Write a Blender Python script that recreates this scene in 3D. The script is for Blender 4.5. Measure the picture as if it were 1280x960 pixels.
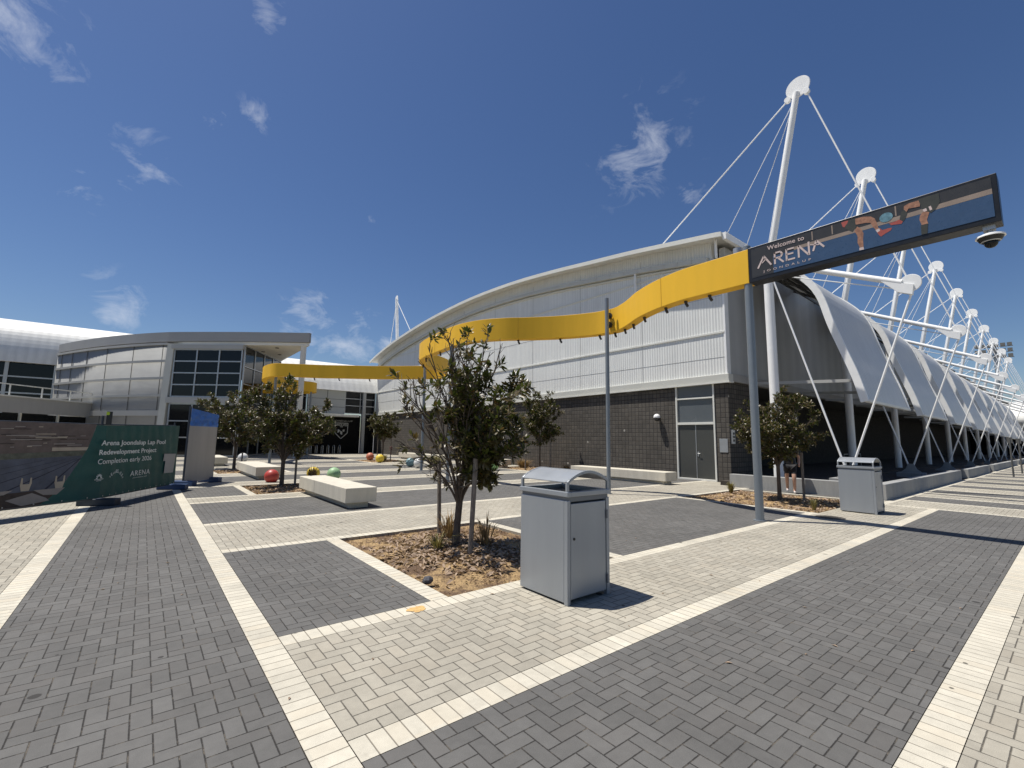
import bpy, bmesh, math, random
from mathutils import Vector, Matrix, noise
R = math.radians
random.seed(7)
scn = bpy.context.scene
for o in list(bpy.data.objects): bpy.data.objects.remove(o)
COL = scn.collection

# ------------------------------------------------------------------ camera
PITCH, YAW, ROLL, FPX = R(6.9476), R(51.2275), R(0.8366), 568.17
fh = Vector((math.cos(YAW), math.sin(YAW), 0)); r0 = Vector((math.sin(YAW), -math.cos(YAW), 0)); Z = Vector((0, 0, 1))
fw = fh*math.cos(PITCH)+Z*math.sin(PITCH); u1 = -fh*math.sin(PITCH)+Z*math.cos(PITCH)
rt = r0*math.cos(ROLL)+u1*math.sin(ROLL); up = -r0*math.sin(ROLL)+u1*math.cos(ROLL)
cd = bpy.data.cameras.new('camera'); cam = bpy.data.objects.new('camera', cd); COL.objects.link(cam)
cd.sensor_fit = 'HORIZONTAL'; cd.sensor_width = 36; cd.lens = 36*FPX/1280; cd.clip_start = 0.05; cd.clip_end = 3000
M = Matrix((rt, up, -fw)).transposed().to_4x4(); M.translation = Vector((0, 0, 1.6)); cam.matrix_world = M
scn.camera = cam

# ------------------------------------------------------------------ light and exposure
SUN = Vector((-0.255, 0.285, 1)).normalized()
EL = math.asin(SUN.z); AZ = math.atan2(SUN.x, SUN.y)
w = bpy.data.worlds.new('World'); scn.world = w; w.use_nodes = True
nt = w.node_tree; N = nt.nodes; LK = nt.links
bg = N['Background']; bg.inputs['Strength'].default_value = 0.064
sky = N.new('ShaderNodeTexSky'); sky.sky_type = 'NISHITA'; sky.sun_disc = False
sky.sun_elevation = EL; sky.sun_rotation = AZ; sky.air_density = 1.0; sky.dust_density = 0.45; sky.ozone_density = 3.2; sky.altitude = 50
tc = N.new('ShaderNodeTexCoord')
def wmath(op, a, b=None, c=None):
    n = N.new('ShaderNodeMath'); n.operation = op
    for k, v in enumerate((a, b, c)):
        if v is None: continue
        if isinstance(v, (int, float)): n.inputs[k].default_value = v
        else: LK.new(v, n.inputs[k])
    return n.outputs[0]
mp = N.new('ShaderNodeMapping'); mp.inputs['Scale'].default_value = (8, 8, 13); mp.inputs['Rotation'].default_value = (0.35, 0.25, 0.4)
LK.new(tc.outputs['Generated'], mp.inputs[0])
nz = N.new('ShaderNodeTexNoise'); nz.inputs['Scale'].default_value = 1.6; nz.inputs['Detail'].default_value = 9; nz.inputs['Roughness'].default_value = 0.62; nz.inputs['Distortion'].default_value = 0.5
LK.new(mp.outputs[0], nz.inputs['Vector'])
cover = None     # wisps of high cloud
def pxdir(x, y): return (fw*FPX+rt*(x-640)-up*(y-480)).normalized()
PXC = [(800, 190, .15, .58), (858, 243, .05, .5), (25, 45, .12, .72), (322, 148, .045, .72), (268, 150, .04, .6), (178, 218, .07, .66), (168, 162, .06, .45), (140, 379, .07, .9), (92, 233, .05, .6),
       (395, 403, .09, 1.0), (440, 428, .10, .9), (462, 276, .03, .7), (335, 18, .05, .8), (485, 430, .05, .9), (385, 420, .05, .6)]
for (x, y, rad, wt) in PXC:
    d = pxdir(x, y)
    vd = N.new('ShaderNodeVectorMath'); vd.operation = 'DISTANCE'; LK.new(tc.outputs['Generated'], vd.inputs[0]); vd.inputs[1].default_value = d
    f = wmath('MULTIPLY', wmath('MAXIMUM', wmath('SUBTRACT', 1.0, wmath('DIVIDE', vd.outputs['Value'], rad)), 0.0), wt)
    cover = f if cover is None else wmath('MAXIMUM', cover, f)
th = wmath('SUBTRACT', 0.63, wmath('MULTIPLY', cover, 0.30))
cl = wmath('MULTIPLY', wmath('MULTIPLY', wmath('MAXIMUM', wmath('SUBTRACT', nz.outputs['Fac'], th), 0.0), 1.9), wmath('MINIMUM', wmath('MULTIPLY', cover, 2.2), 1.0))
cl = wmath('MINIMUM', cl, 0.75)
hs = N.new('ShaderNodeHueSaturation'); hs.inputs['Saturation'].default_value = 1.16; hs.inputs['Hue'].default_value = 0.508; hs.inputs['Value'].default_value = 1.12; LK.new(sky.outputs[0], hs.inputs['Color'])
mx = N.new('ShaderNodeMix'); mx.data_type = 'RGBA'; mx.inputs[7].default_value = (10.5, 11.0, 12.0, 1)
LK.new(cl, mx.inputs[0]); LK.new(hs.outputs[0], mx.inputs[6]); LK.new(mx.outputs[2], bg.inputs['Color'])
sl = bpy.data.lights.new('sun', 'SUN'); sl.energy = 5.0; sl.angle = R(0.5); sl.color = (1.0, 0.955, 0.88)
so = bpy.data.objects.new('sun', sl); COL.objects.link(so); so.rotation_euler = SUN.to_track_quat('Z', 'Y').to_euler(); so.location = (-10, 12, 40)
scn.view_settings.view_transform = 'Standard'; scn.view_settings.look = 'None'; scn.view_settings.exposure = 0.22; scn.view_settings.gamma = 1
scn.render.engine = 'CYCLES'

# ------------------------------------------------------------------ materials
class NB:
    def __init__(s, name):
        s.m = bpy.data.materials.new(name); s.m.use_nodes = True; s.t = s.m.node_tree; s.b = s.t.nodes['Principled BSDF']
    def n(s, t): return s.t.nodes.new(t)
    def put(s, v, sock):
        if isinstance(v, bpy.types.NodeSocket): s.t.links.new(v, sock)
        elif v is not None: sock.default_value = v
    def math(s, op, a, b=None, c=None):
        n = s.n('ShaderNodeMath'); n.operation = op
        for k, v in enumerate((a, b, c)): s.put(v, n.inputs[k])
        return n.outputs[0]
    def rng(s, v, a, b, c, d):
        n = s.n('ShaderNodeMapRange'); s.put(v, n.inputs[0])
        for k, q in enumerate((a, b, c, d)): s.put(q, n.inputs[k+1])
        return n.outputs[0]
    def noise(s, vec, scale, detail=4, rough=.6):
        n = s.n('ShaderNodeTexNoise'); n.inputs['Scale'].default_value = scale; n.inputs['Detail'].default_value = detail; n.inputs['Roughness'].default_value = rough
        if vec is not None: s.t.links.new(vec, n.inputs['Vector'])
        return n.outputs['Fac']
    def mix(s, f, a, b, mode='MIX'):
        n = s.n('ShaderNodeMix'); n.data_type = 'RGBA'; n.blend_type = mode
        s.put(f, n.inputs[0])
        for k, v in ((6, a), (7, b)):
            if isinstance(v, tuple) and len(v) == 3: v = v+(1,)
            s.put(v, n.inputs[k])
        return n.outputs[2]
    def grey(s, v):
        n = s.n('ShaderNodeCombineColor')
        for k in range(3): s.put(v, n.inputs[k])
        return n.outputs[0]
    def bump(s, h, dist, strength=1.0):
        n = s.n('ShaderNodeBump'); n.inputs['Distance'].default_value = dist; n.inputs['Strength'].default_value = strength
        s.put(h, n.inputs['Height']); s.t.links.new(n.outputs[0], s.b.inputs['Normal'])
    def pos(s): return s.n('ShaderNodeNewGeometry').outputs['Position']
    def obj(s): return s.n('ShaderNodeTexCoord').outputs['Object']
    def sep(s, v):
        n = s.n('ShaderNodeSeparateXYZ'); s.t.links.new(v, n.inputs[0]); return n.outputs
    def comb(s, x, y, z=0.0):
        n = s.n('ShaderNodeCombineXYZ')
        for k, v in enumerate((x, y, z)): s.put(v, n.inputs[k])
        return n.outputs[0]

MATS = {}
def paint(name, col, rough=.5, metal=0.0, var=.12, scale=3.0, bump=0.0, streak=False, grain=0.0):
    b = NB(name); p = b.obj()
    if streak:
        mpn = b.n('ShaderNodeMapping'); mpn.inputs['Scale'].default_value = (1, 1, .12); b.t.links.new(p, mpn.inputs[0]); q = mpn.outputs[0]
    else: q = p
    f = b.noise(q, scale, 6, .65); v = b.rng(f, .3, .7, 1-var, 1+var)
    if grain:
        g = b.noise(p, 180, 2); v = b.math('MULTIPLY', v, b.rng(g, .3, .7, 1-grain, 1+grain))
    b.put(b.mix(1.0, col, b.grey(v), 'MULTIPLY'), b.b.inputs['Base Color'])
    b.b.inputs['Roughness'].default_value = rough; b.b.inputs['Metallic'].default_value = metal
    b.put(b.rng(b.noise(p, scale*2.3, 4), .3, .7, rough*.85, min(1, rough*1.15)), b.b.inputs['Roughness'])
    if bump: b.bump(b.noise(p, 40, 5), bump)
    MATS[name] = b.m; return b.m

def brick_finish(b, base, rnd, edge, joint, var, tint):
    p = b.pos()
    v = b.rng(rnd, 0, 1, 1-var, 1+var)
    v = b.math('MULTIPLY', v, b.rng(b.noise(p, .55, 6, .75), .3, .7, .80, 1.17))
    v = b.math('MULTIPLY', v, b.rng(b.noise(p, 260, 2), .25, .75, .78, 1.22))
    v = b.math('MULTIPLY', v, b.rng(b.noise(p, 14, 4, .7), .3, .7, .93, 1.07))
    c = b.mix(1.0, base, b.grey(v), 'MULTIPLY')
    n2 = b.n('ShaderNodeTexNoise'); n2.inputs['Scale'].default_value = 2.1; b.t.links.new(p, n2.inputs['Vector'])
    c = b.mix(b.rng(b.math('FRACT', b.math('MULTIPLY', rnd, 7.3)), .55, 1, 0, .35), c, tint)
    vo = b.n('ShaderNodeTexVoronoi'); vo.inputs['Scale'].default_value = 3.6; b.t.links.new(p, vo.inputs['Vector'])
    wob = b.noise(p, 30, 3)
    vc = b.sep(vo.outputs['Color']); rad = b.math('MULTIPLY_ADD', b.math('POWER', vc[1], 3.0), .09, .072)
    spot = b.math('MULTIPLY', b.rng(b.math('SUBTRACT', b.math('ADD', vo.outputs['Distance'], b.math('MULTIPLY', wob, .06)), rad), .0, .02, 1, 0), b.rng(vc[0], .35, .6, 0, 1))
    c = b.mix(b.math('MULTIPLY', spot, .8), c, (.03, .028, .026))
    gp = b.noise(p, 7, 5, .8); c = b.mix(edge, b.mix(b.rng(gp, .52, .62, 0, .6), joint, (.20, .17, .13)), c)
    c = b.mix(b.rng(b.noise(p, 1.3, 8, .85), .60, .74, 0, .30), c, (.05, .045, .04))
    b.put(c, b.b.inputs['Base Color']); b.b.inputs['Roughness'].default_value = .88
    b.b.inputs['Specular IOR Level'].default_value = .3
    h = b.math('ADD', b.math('MULTIPLY', edge, 1.0), b.math('MULTIPLY', b.noise(p, 220, 3), .18))
    b.bump(b.math('ADD', h, b.math('MULTIPLY', rnd, .25)), .004)

def herring(name, base, joint, var, tint):
    b = NB(name); x, y, _ = b.sep(b.pos())
    u = b.math('MULTIPLY_ADD', x, 10.0, .2); v = b.math('MULTIPLY_ADD', y, 10.0, .3)
    i = b.math('FLOOR', u); j = b.math('FLOOR', v); fu = b.math('SUBTRACT', u, i); fv = b.math('SUBTRACT', v, j)
    k = b.math('FLOORED_MODULO', b.math('SUBTRACT', i, j), 4.0)
    hz = b.math('LESS_THAN', k, 1.5); k1 = b.math('COMPARE', k, 1.0, .2); k2 = b.math('COMPARE', k, 2.0, .2)
    bx = b.math('ADD', fu, k1); by = b.math('ADD', fv, k2)
    dx = b.math('MINIMUM', bx, b.math('SUBTRACT', b.math('ADD', hz, 1.0), bx))
    dy = b.math('MINIMUM', by, b.math('SUBTRACT', b.math('SUBTRACT', 2.0, hz), by))
    e = b.rng(b.math('ADD', b.math('MINIMUM', dx, dy), b.math('MULTIPLY_ADD', b.noise(b.pos(), 60, 4, .8), .09, -.045)), .012, .05, 0, 1)
    wn = b.n('ShaderNodeTexWhiteNoise'); wn.noise_dimensions = '2D'; b.t.links.new(b.comb(b.math('SUBTRACT', i, k1), b.math('SUBTRACT', j, k2)), wn.inputs['Vector'])
    brick_finish(b, base, wn.outputs['Value'], e, joint, var, tint); MATS[name] = b.m
def soldier(name, axis, base, joint, var, tint):
    b = NB(name); c = b.sep(b.pos()); u = b.math('MULTIPLY_ADD', c[axis], 10.0, .2 if axis == 0 else .7)
    i = b.math('FLOOR', u); fu = b.math('SUBTRACT', u, i)
    e = b.rng(b.math('MINIMUM', fu, b.math('ADD', b.math('SUBTRACT', 1.0, fu), b.math('MULTIPLY_ADD', b.noise(b.pos(), 60, 4, .8), .06, -.03))), .012, .045, 0, 1)
    wn = b.n('ShaderNodeTexWhiteNoise'); wn.noise_dimensions = '2D'; b.t.links.new(b.comb(i, b.math('FLOOR', b.math('MULTIPLY', c[1-axis], 2.5))), wn.inputs['Vector'])
    brick_finish(b, base, wn.outputs['Value'], e, joint, var, tint); MATS[name] = b.m
herring('paver_dark', (.118, .115, .109), (.032, .029, .026), .11, (.115, .107, .099))
herring('paver_pale', (.352, .326, .268), (.095, .085, .07), .10, (.345, .305, .24))
soldier('paver_cream_along', 0, (.52, .485, .40), (.24, .21, .165), .06, (.60, .52, .39))
soldier('paver_cream_across', 1, (.52, .485, .40), (.24, .21, .165), .06, (.60, .52, .39))

def cladding(name, col, axis, period, depth, rough=.45, metal=.0, var=.06):
    b = NB(name); c = b.sep(b.pos()); wv = b.math('SINE', b.math('MULTIPLY', c[axis], 2*math.pi/period))
    v = b.rng(b.noise(b.pos(), .5, 6, .7), .3, .7, 1-var, 1+var)
    v = b.math('MULTIPLY', v, b.rng(wv, -1, 1, .93, 1.03))
    ms = b.n('ShaderNodeMapping'); ms.inputs['Scale'].default_value = (4, 4, .16); b.t.links.new(b.pos(), ms.inputs[0])
    v = b.math('MULTIPLY', v, b.rng(b.noise(ms.outputs[0], 1.2, 5, .7), .3, .75, 1.03, .90))
    b.put(b.mix(1.0, col, b.grey(v), 'MULTIPLY'), b.b.inputs['Base Color'])
    b.b.inputs['Roughness'].default_value = rough; b.b.inputs['Metallic'].default_value = metal
    b.bump(wv, depth); MATS[name] = b.m
cladding('ribbed_metal', (.76, .765, .73), 1, .13, .006)
cladding('side_metal', (.47, .47, .455), 0, 1.2, .001)
cladding('canopy_metal', (.60, .60, .58), 0, .22, .006, .4)
cladding('roof_metal', (.80, .79, .74), 0, .6, .0006, .45)

def blockwork():
    b = NB('dark_blockwork'); p = b.pos(); c = b.sep(p)
    h = b.math('ADD', c[0], c[1])
    def ax(q, off):
        u = b.math('MULTIPLY_ADD', q, 5.0, off); i = b.math('FLOOR', u); f = b.math('SUBTRACT', u, i)
        return i, b.math('MINIMUM', f, b.math('SUBTRACT', 1.0, f))
    i, du = ax(h, .1); j, dv = ax(c[2], .0)
    e = b.rng(b.math('MINIMUM', du, dv), .035, .085, 0, 1)
    wn = b.n('ShaderNodeTexWhiteNoise'); wn.noise_dimensions = '2D'; b.t.links.new(b.comb(i, j), wn.inputs['Vector'])
    v = b.math('MULTIPLY', b.rng(wn.outputs['Value'], 0, 1, .84, 1.16), b.rng(b.noise(p, 1.1, 5, .7), .3, .7, .82, 1.2))
    v = b.math('MULTIPLY', v, b.rng(b.noise(p, 120, 2), .3, .7, .8, 1.2))
    vo = b.n('ShaderNodeTexVoronoi'); vo.inputs['Scale'].default_value = .8; b.t.links.new(p, vo.inputs['Vector'])
    col = b.mix(1.0, (.082, .073, .062), b.grey(v), 'MULTIPLY')
    col = b.mix(b.math('MULTIPLY', b.rng(vo.outputs['Distance'], .03, .06, 1, 0), .7), col, (.5, .48, .43))
    b.put(b.mix(e, (.022, .02, .018), col), b.b.inputs['Base Color']); b.b.inputs['Roughness'].default_value = .85
    b.bump(b.math('ADD', e, b.math('MULTIPLY', b.noise(p, 90, 3), .25)), .008); MATS['dark_blockwork'] = b.m
blockwork()

def panel_metal():
    b = NB('pillow_metal'); p = b.pos()
    mpn = b.n('ShaderNodeMapping'); mpn.inputs['Scale'].default_value = (.35, .35, 1.5); b.t.links.new(p, mpn.inputs[0])
    f = b.noise(mpn.outputs[0], 1.0, 2, .4)
    v = b.rng(b.noise(p, .6, 5), .3, .7, .93, 1.07)
    b.put(b.mix(1.0, (.31, .312, .305), b.grey(v), 'MULTIPLY'), b.b.inputs['Base Color']); b.b.inputs['Roughness'].default_value = .8; b.b.inputs['Specular IOR Level'].default_value = .25
    b.bump(f, .035, 1.0); MATS['pillow_metal'] = b.m
panel_metal()

def concrete(name, col, var=.12):
    b = NB(name); p = b.obj()
    mpn = b.n('ShaderNodeMapping'); mpn.inputs['Scale'].default_value = (3, 3, .5); b.t.links.new(p, mpn.inputs[0])
    v = b.math('MULTIPLY', b.rng(b.noise(mpn.outputs[0], 1.6, 6, .7), .3, .7, 1-var, 1+var), b.rng(b.noise(p, 160, 2), .3, .7, .92, 1.08))
    c = b.mix(1.0, col, b.grey(v), 'MULTIPLY')
    c = b.mix(b.rng(b.noise(mpn.outputs[0], 3.2, 5, .8), .62, .78, 0, .5), c, tuple(q*.42 for q in col))
    vo = b.n('ShaderNodeTexVoronoi'); vo.inputs['Scale'].default_value = 26; b.t.links.new(p, vo.inputs['Vector'])
    c = b.mix(b.rng(vo.outputs['Distance'], .06, .1, .5, 0), c, tuple(q*.3 for q in col))
    b.put(c, b.b.inputs['Base Color']); b.b.inputs['Roughness'].default_value = .85; b.bump(b.noise(p, 70, 4), .003); MATS[name] = b.m
concrete('concrete', (.56, .52, .43)); concrete('grey_concrete', (.30, .30, .29)); concrete('render_grey', (.36, .355, .34), .06)

def sand():
    b = NB('sandy_mulch'); p = b.pos()
    f = b.noise(p, 2.3, 6, .75); g = b.noise(p, 45, 4, .8)
    c = b.mix(b.rng(f, .44, .56, 0, 1), (.50, .34, .165), (.17, .105, .062))
    c = b.mix(1.0, c, b.grey(b.rng(g, .3, .7, .55, 1.4)), 'MULTIPLY')
    b.put(c, b.b.inputs['Base Color']); b.b.inputs['Roughness'].default_value = .95; b.bump(b.math('ADD', g, b.math('MULTIPLY', f, 2.0)), .035); MATS['sandy_mulch'] = b.m
sand()

def foliage(name, g1, g2, under, rough=.33):
    b = NB(name); ge = b.n('ShaderNodeNewGeometry'); r = ge.outputs['Random Per Island']
    c = b.mix(r, g1, g2)
    c = b.mix(b.rng(b.math('FRACT', b.math('MULTIPLY', r, 17.3)), .86, .9, 0, .8), c, (.17, .085, .03))
    c = b.mix(ge.outputs['Backfacing'], c, under)
    b.put(c, b.b.inputs['Base Color']); b.b.inputs['Roughness'].default_value = rough; b.b.inputs['Specular IOR Level'].default_value = .45
    tr = b.n('ShaderNodeBsdfTranslucent'); b.put(b.mix(.5, c, (.10, .13, .02)), tr.inputs[0])
    ms = b.n('ShaderNodeMixShader'); ms.inputs[0].default_value = .16
    b.t.links.new(b.b.outputs[0], ms.inputs[1]); b.t.links.new(tr.outputs[0], ms.inputs[2])
    b.t.links.new(ms.outputs[0], b.t.nodes['Material Output'].inputs[0]); MATS[name] = b.m
foliage('glossy_leaf', (.032, .052, .010), (.125, .145, .030), (.095, .072, .026), .38)
foliage('tuft_green', (.16, .15, .04), (.36, .30, .10), (.22, .19, .07), .7)
foliage('tuft_brown', (.24, .14, .06), (.42, .29, .13), (.28, .18, .08), .8)
foliage('dry_leaf', (.22, .13, .08), (.50, .36, .25), (.42, .31, .22), .8)
foliage('bark_chip', (.10, .055, .03), (.27, .15, .08), (.17, .10, .055), .9)

def bark(name, col):
    b = NB(name); p = b.obj(); mpn = b.n('ShaderNodeMapping'); mpn.inputs['Scale'].default_value = (30, 30, 6); b.t.links.new(p, mpn.inputs[0])
    f = b.noise(mpn.outputs[0], 1.2, 5, .7)
    b.put(b.mix(b.rng(f, .3, .7, 0, 1), tuple(q*.5 for q in col), tuple(q*1.4 for q in col)), b.b.inputs['Base Color']); b.b.inputs['Roughness'].default_value = .9; b.bump(f, .01); MATS[name] = b.m
bark('bark', (.10, .078, .06)); bark('weathered_timber', (.19, .165, .14))

paint('white_steel', (.86, .86, .84), .4, 0, .05, 1.5)
paint('white_trim', (.70, .695, .64), .5, 0, .06, 1.0)
paint('offwhite_panel', (.56, .56, .51), .6, 0, .06, .6)
paint('bin_grey', (.325, .345, .365), .36, .3, .07, 2.0, streak=True)
paint('bin_dark', (.16, .17, .185), .45, .25, .05, 2.0)
paint('bin_liner', (.05, .055, .06), .6)
paint('pole_grey', (.22, .245, .265), .42, .3, .06, 2.0)
paint('ribbon_yellow', (.86, .50, .04), .5, 0, .07, 1.2, streak=True, grain=.03); MATS['ribbon_yellow'].node_tree.nodes['Principled BSDF'].inputs['Specular IOR Level'].default_value = .2
paint('ribbon_joint', (.5, .27, .02), .5)
paint('black_frame', (.010, .010, .011), .35, 0, .05)
paint('dark_fitting', (.035, .033, .03), .5)
paint('door_grey', (.06, .062, .056), .45, 0, .04, .6)
paint('glass_panel_grey', (.105, .118, .128), .25, 0, .05, .5)
paint('dark_glass', (.006, .007, .008), .08, 0, .1, .4); MATS['dark_glass'].node_tree.nodes['Principled BSDF'].inputs['Specular IOR Level'].default_value = .32
paint('shade_black', (.012, .012, .011), .8)  # undercroft walls: deep shade put into the colour as near-black
paint('black_wall', (.006, .006, .006), .85); MATS['black_wall'].node_tree.nodes['Principled BSDF'].inputs['Specular IOR Level'].default_value = .15
paint('galv', (.45, .46, .46), .4, .7, .06)
paint('banner_green', (.012, .085, .075), .55, 0, .12, 2.5, .004)
paint('banner_white', (.72, .76, .73), .6)
paint('banner_brown', (.13, .10, .088), .6, 0, .25, 5)
paint('banner_dark', (.052, .036, .030), .6, 0, .35, 6)
paint('banner_water', (.085, .095, .125), .6, 0, .3, 4)
paint('banner_lane', (.018, .02, .04), .6)
paint('banner_beige', (.30, .265, .235), .6, 0, .1, 4)
paint('banner_cream', (.45, .38, .29), .6, 0, .12, 5)
paint('banner_olive', (.10, .105, .08), .6, 0, .4, 9)
paint('board_grey', (.40, .39, .37), .7, 0, .12, 1.3, streak=True)
paint('blue_wrap', (.02, .17, .60), .35, 0, .3, 5, .03)
paint('blue_foot', (.022, .055, .14), .55)
paint('dark_foot', (.02, .03, .045), .55)
paint('lime_tape', (.45, .60, .03), .5)
paint('ball_red', (.42, .05, .04), .45, 0, .15, 6, grain=.1); paint('ball_yellow', (.72, .52, .05), .45, 0, .15, 6, grain=.1); paint('ball_green', (.30, .48, .26), .5, 0, .15, 6, grain=.1)
paint('ball_white', (.62, .62, .60), .5, 0, .12, 6); paint('ball_blue', (.20, .32, .34), .5, 0, .12, 6); paint('ball_lime', (.36, .60, .22), .5, 0, .12, 6); paint('ball_orange', (.50, .17, .10), .5, 0, .12, 6)
paint('screen_dark', (.045, .043, .040), .3); paint('screen_beige', (.30, .235, .185), .3); paint('screen_blue', (.045, .085, .16), .3, 0, .08, 8)
paint('skin_art', (.33, .165, .10), .4, 0, .35, 16); paint('skin_shade', (.24, .115, .07), .4, 0, .12, 20); paint('shoe_art', (.36, .08, .06), .4); paint('ball_art', (.12, .24, .29), .4, 0, .4, 14); paint('cloth_art', (.03, .033, .026), .5)
paint('letter_pink', (.62, .50, .46), .4); paint('letter_white', (.85, .85, .85), .4)
paint('emblem_grey', (.42, .43, .42), .5)
paint('skin', (.45, .27, .19), .55); paint('black_cloth', (.012, .012, .014), .8); paint('shoe_white', (.65, .62, .60), .6); paint('hair_dark', (.03, .02, .015), .6)
paint('asphalt', (.16, .155, .15), .9, 0, .15, .3, grain=.15)
paint('soil_dark', (.05, .04, .032), .95, 0, .3, 3, .02)
paint('hydrant_red', (.09, .022, .02), .5)
paint('iron', (.09, .08, .07), .6, .4, .2, 9)
paint('stone_dark', (.06, .06, .07), .7, 0, .3, 9)
paint('sand_patch', (.56, .36, .14), .95, 0, .3, 30)
paint('fascia_grey', (.34, .34, .335), .55, 0, .05, .5)
paint('soffit_grey', (.42, .42, .40), .6, 0, .05, .5)
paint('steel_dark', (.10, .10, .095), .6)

# ------------------------------------------------------------------ mesh helpers
class MB:
    def __init__(s): s.v = []; s.f = []; s.mi = []; s.cur = 0
    def add(s, vs, fs):
        b = len(s.v); s.v += [Vector(p) for p in vs]
        for f in fs: s.f.append([b+i for i in f]); s.mi.append(s.cur)
        return s
    def box(s, x0, x1, y0, y1, z0, z1):
        return s.add([(x0,y0,z0),(x1,y0,z0),(x1,y1,z0),(x0,y1,z0),(x0,y0,z1),(x1,y0,z1),(x1,y1,z1),(x0,y1,z1)],
                     [(0,3,2,1),(4,5,6,7),(0,1,5,4),(1,2,6,5),(2,3,7,6),(3,0,4,7)])
    def bar(s, a, b, wd, ht, upv=Z):     # box beam from a to b, width sideways, height along up
        a = Vector(a); b = Vector(b); d = (b-a).normalized(); sd = d.cross(upv)
        sd = sd.normalized() if sd.length > 1e-4 else Vector((1,0,0)); u = sd.cross(d).normalized()
        vs = []
        for p in (a, b):
            for i, j in ((-1,-1),(1,-1),(1,1),(-1,1)): vs.append(p+sd*(i*wd/2)+u*(j*ht/2))
        return s.add(vs, [(0,1,2,3),(7,6,5,4),(0,4,5,1),(1,5,6,2),(2,6,7,3),(3,7,4,0)])
    def tube(s, pts, rad, n=8, cap=True):
        pts = [Vector(p) for p in pts]; rs = rad if isinstance(rad, (list, tuple)) else [rad]*len(pts); rings = []
        prev = None; b = len(s.v)
        for i, p in enumerate(pts):
            d = (pts[min(i+1, len(pts)-1)]-pts[max(i-1, 0)]).normalized()
            if prev is None: a = d.orthogonal().normalized()
            else:
                a = prev-d*prev.dot(d); a = a.normalized() if a.length > 1e-5 else d.orthogonal().normalized()
            prev = a; c = d.cross(a)
            for k in range(n):
                t = 2*math.pi*k/n; s.v.append(p+(a*math.cos(t)+c*math.sin(t))*rs[i])
        for i in range(len(pts)-1):
            for k in range(n):
                k2 = (k+1) % n; s.f.append([b+i*n+k, b+i*n+k2, b+(i+1)*n+k2, b+(i+1)*n+k]); s.mi.append(s.cur)
        if cap:
            s.f.append([b+k for k in range(n)][::-1]); s.mi.append(s.cur)
            s.f.append([b+(len(pts)-1)*n+k for k in range(n)]); s.mi.append(s.cur)
        return s
    def prism(s, poly, off):             # polygon (3-D points) extruded by off
        n = len(poly); off = Vector(off); vs = [Vector(p) for p in poly]; vs += [p+off for p in vs]
        return s.add(vs, [list(range(n))[::-1], list(range(n, 2*n))]+[[i, (i+1) % n, n+(i+1) % n, n+i] for i in range(n)])
    def lathe(s, prof, c, n=16, axis=Z):
        c = Vector(c); axis = Vector(axis).normalized(); a = axis.orthogonal().normalized(); e = axis.cross(a); b = len(s.v); m = len(prof)
        for (r, z) in prof:
            for k in range(n):
                t = 2*math.pi*k/n; s.v.append(c+axis*z+(a*math.cos(t)+e*math.sin(t))*r)
        for i in range(m-1):
            for k in range(n):
                k2 = (k+1) % n; s.f.append([b+i*n+k, b+i*n+k2, b+(i+1)*n+k2, b+(i+1)*n+k]); s.mi.append(s.cur)
        return s
    def sphere(s, c, r, n=16, sq=(1,1,1)):
        c = Vector(c); b0 = len(s.v); m = n//2
        s.lathe([(max(r*math.sin(math.pi*i/m), 1e-4), -r*math.cos(math.pi*i/m)) for i in range(m+1)], (0,0,0), n)
        for i in range(b0, len(s.v)): v = s.v[i]; s.v[i] = Vector((v.x*sq[0], v.y*sq[1], v.z*sq[2]))+c
        return s
    def build(s, name, mat, parent=None, smooth=False, bevel=0.0, world=True):
        org = Vector((0,0,0))
        if parent is not None and world:
            q = parent
            while q is not None: org += q.location; q = q.parent
        me = bpy.data.meshes.new(name); me.from_pydata([tuple(v-org) for v in s.v], [], s.f)
        for m in (mat if isinstance(mat, (list, tuple)) else [mat]): me.materials.append(MATS[m])
        if max(s.mi, default=0): me.polygons.foreach_set('material_index', s.mi)
        me.update(); bm = bmesh.new(); bm.from_mesh(me)
        if smooth: bmesh.ops.remove_doubles(bm, verts=bm.verts, dist=1e-5)
        if not getattr(s, 'open', False): bmesh.ops.recalc_face_normals(bm, faces=bm.faces)
        bm.to_mesh(me); bm.free()
        if smooth:
            for p in me.polygons: p.use_smooth = True
            try: me.set_sharp_from_angle(angle=R(40))
            except Exception: pass
        o = bpy.data.objects.new(name, me); COL.objects.link(o)
        if parent is not None: o.parent = parent
        if bevel:
            md = o.modifiers.new('bevel', 'BEVEL'); md.width = bevel; md.segments = 2; md.limit_method = 'ANGLE'
        return o
def tag(o, label=None, cat=None, group=None, kind=None):
    if label: o['label'] = label
    if cat: o['category'] = cat
    if group: o['group'] = group
    if kind: o['kind'] = kind
    return o
def thing(name, label, cat, loc=(0,0,0), group=None):
    o = bpy.data.objects.new(name, None); o.empty_display_size = .2; COL.objects.link(o); o.location = loc
    return tag(o, label, cat, group)
def dup(o, parent=None):
    c = o.copy(); COL.objects.link(c)
    if parent is not None: c.parent = parent
    for ch in o.children: dup(ch, c)
    return c
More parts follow.
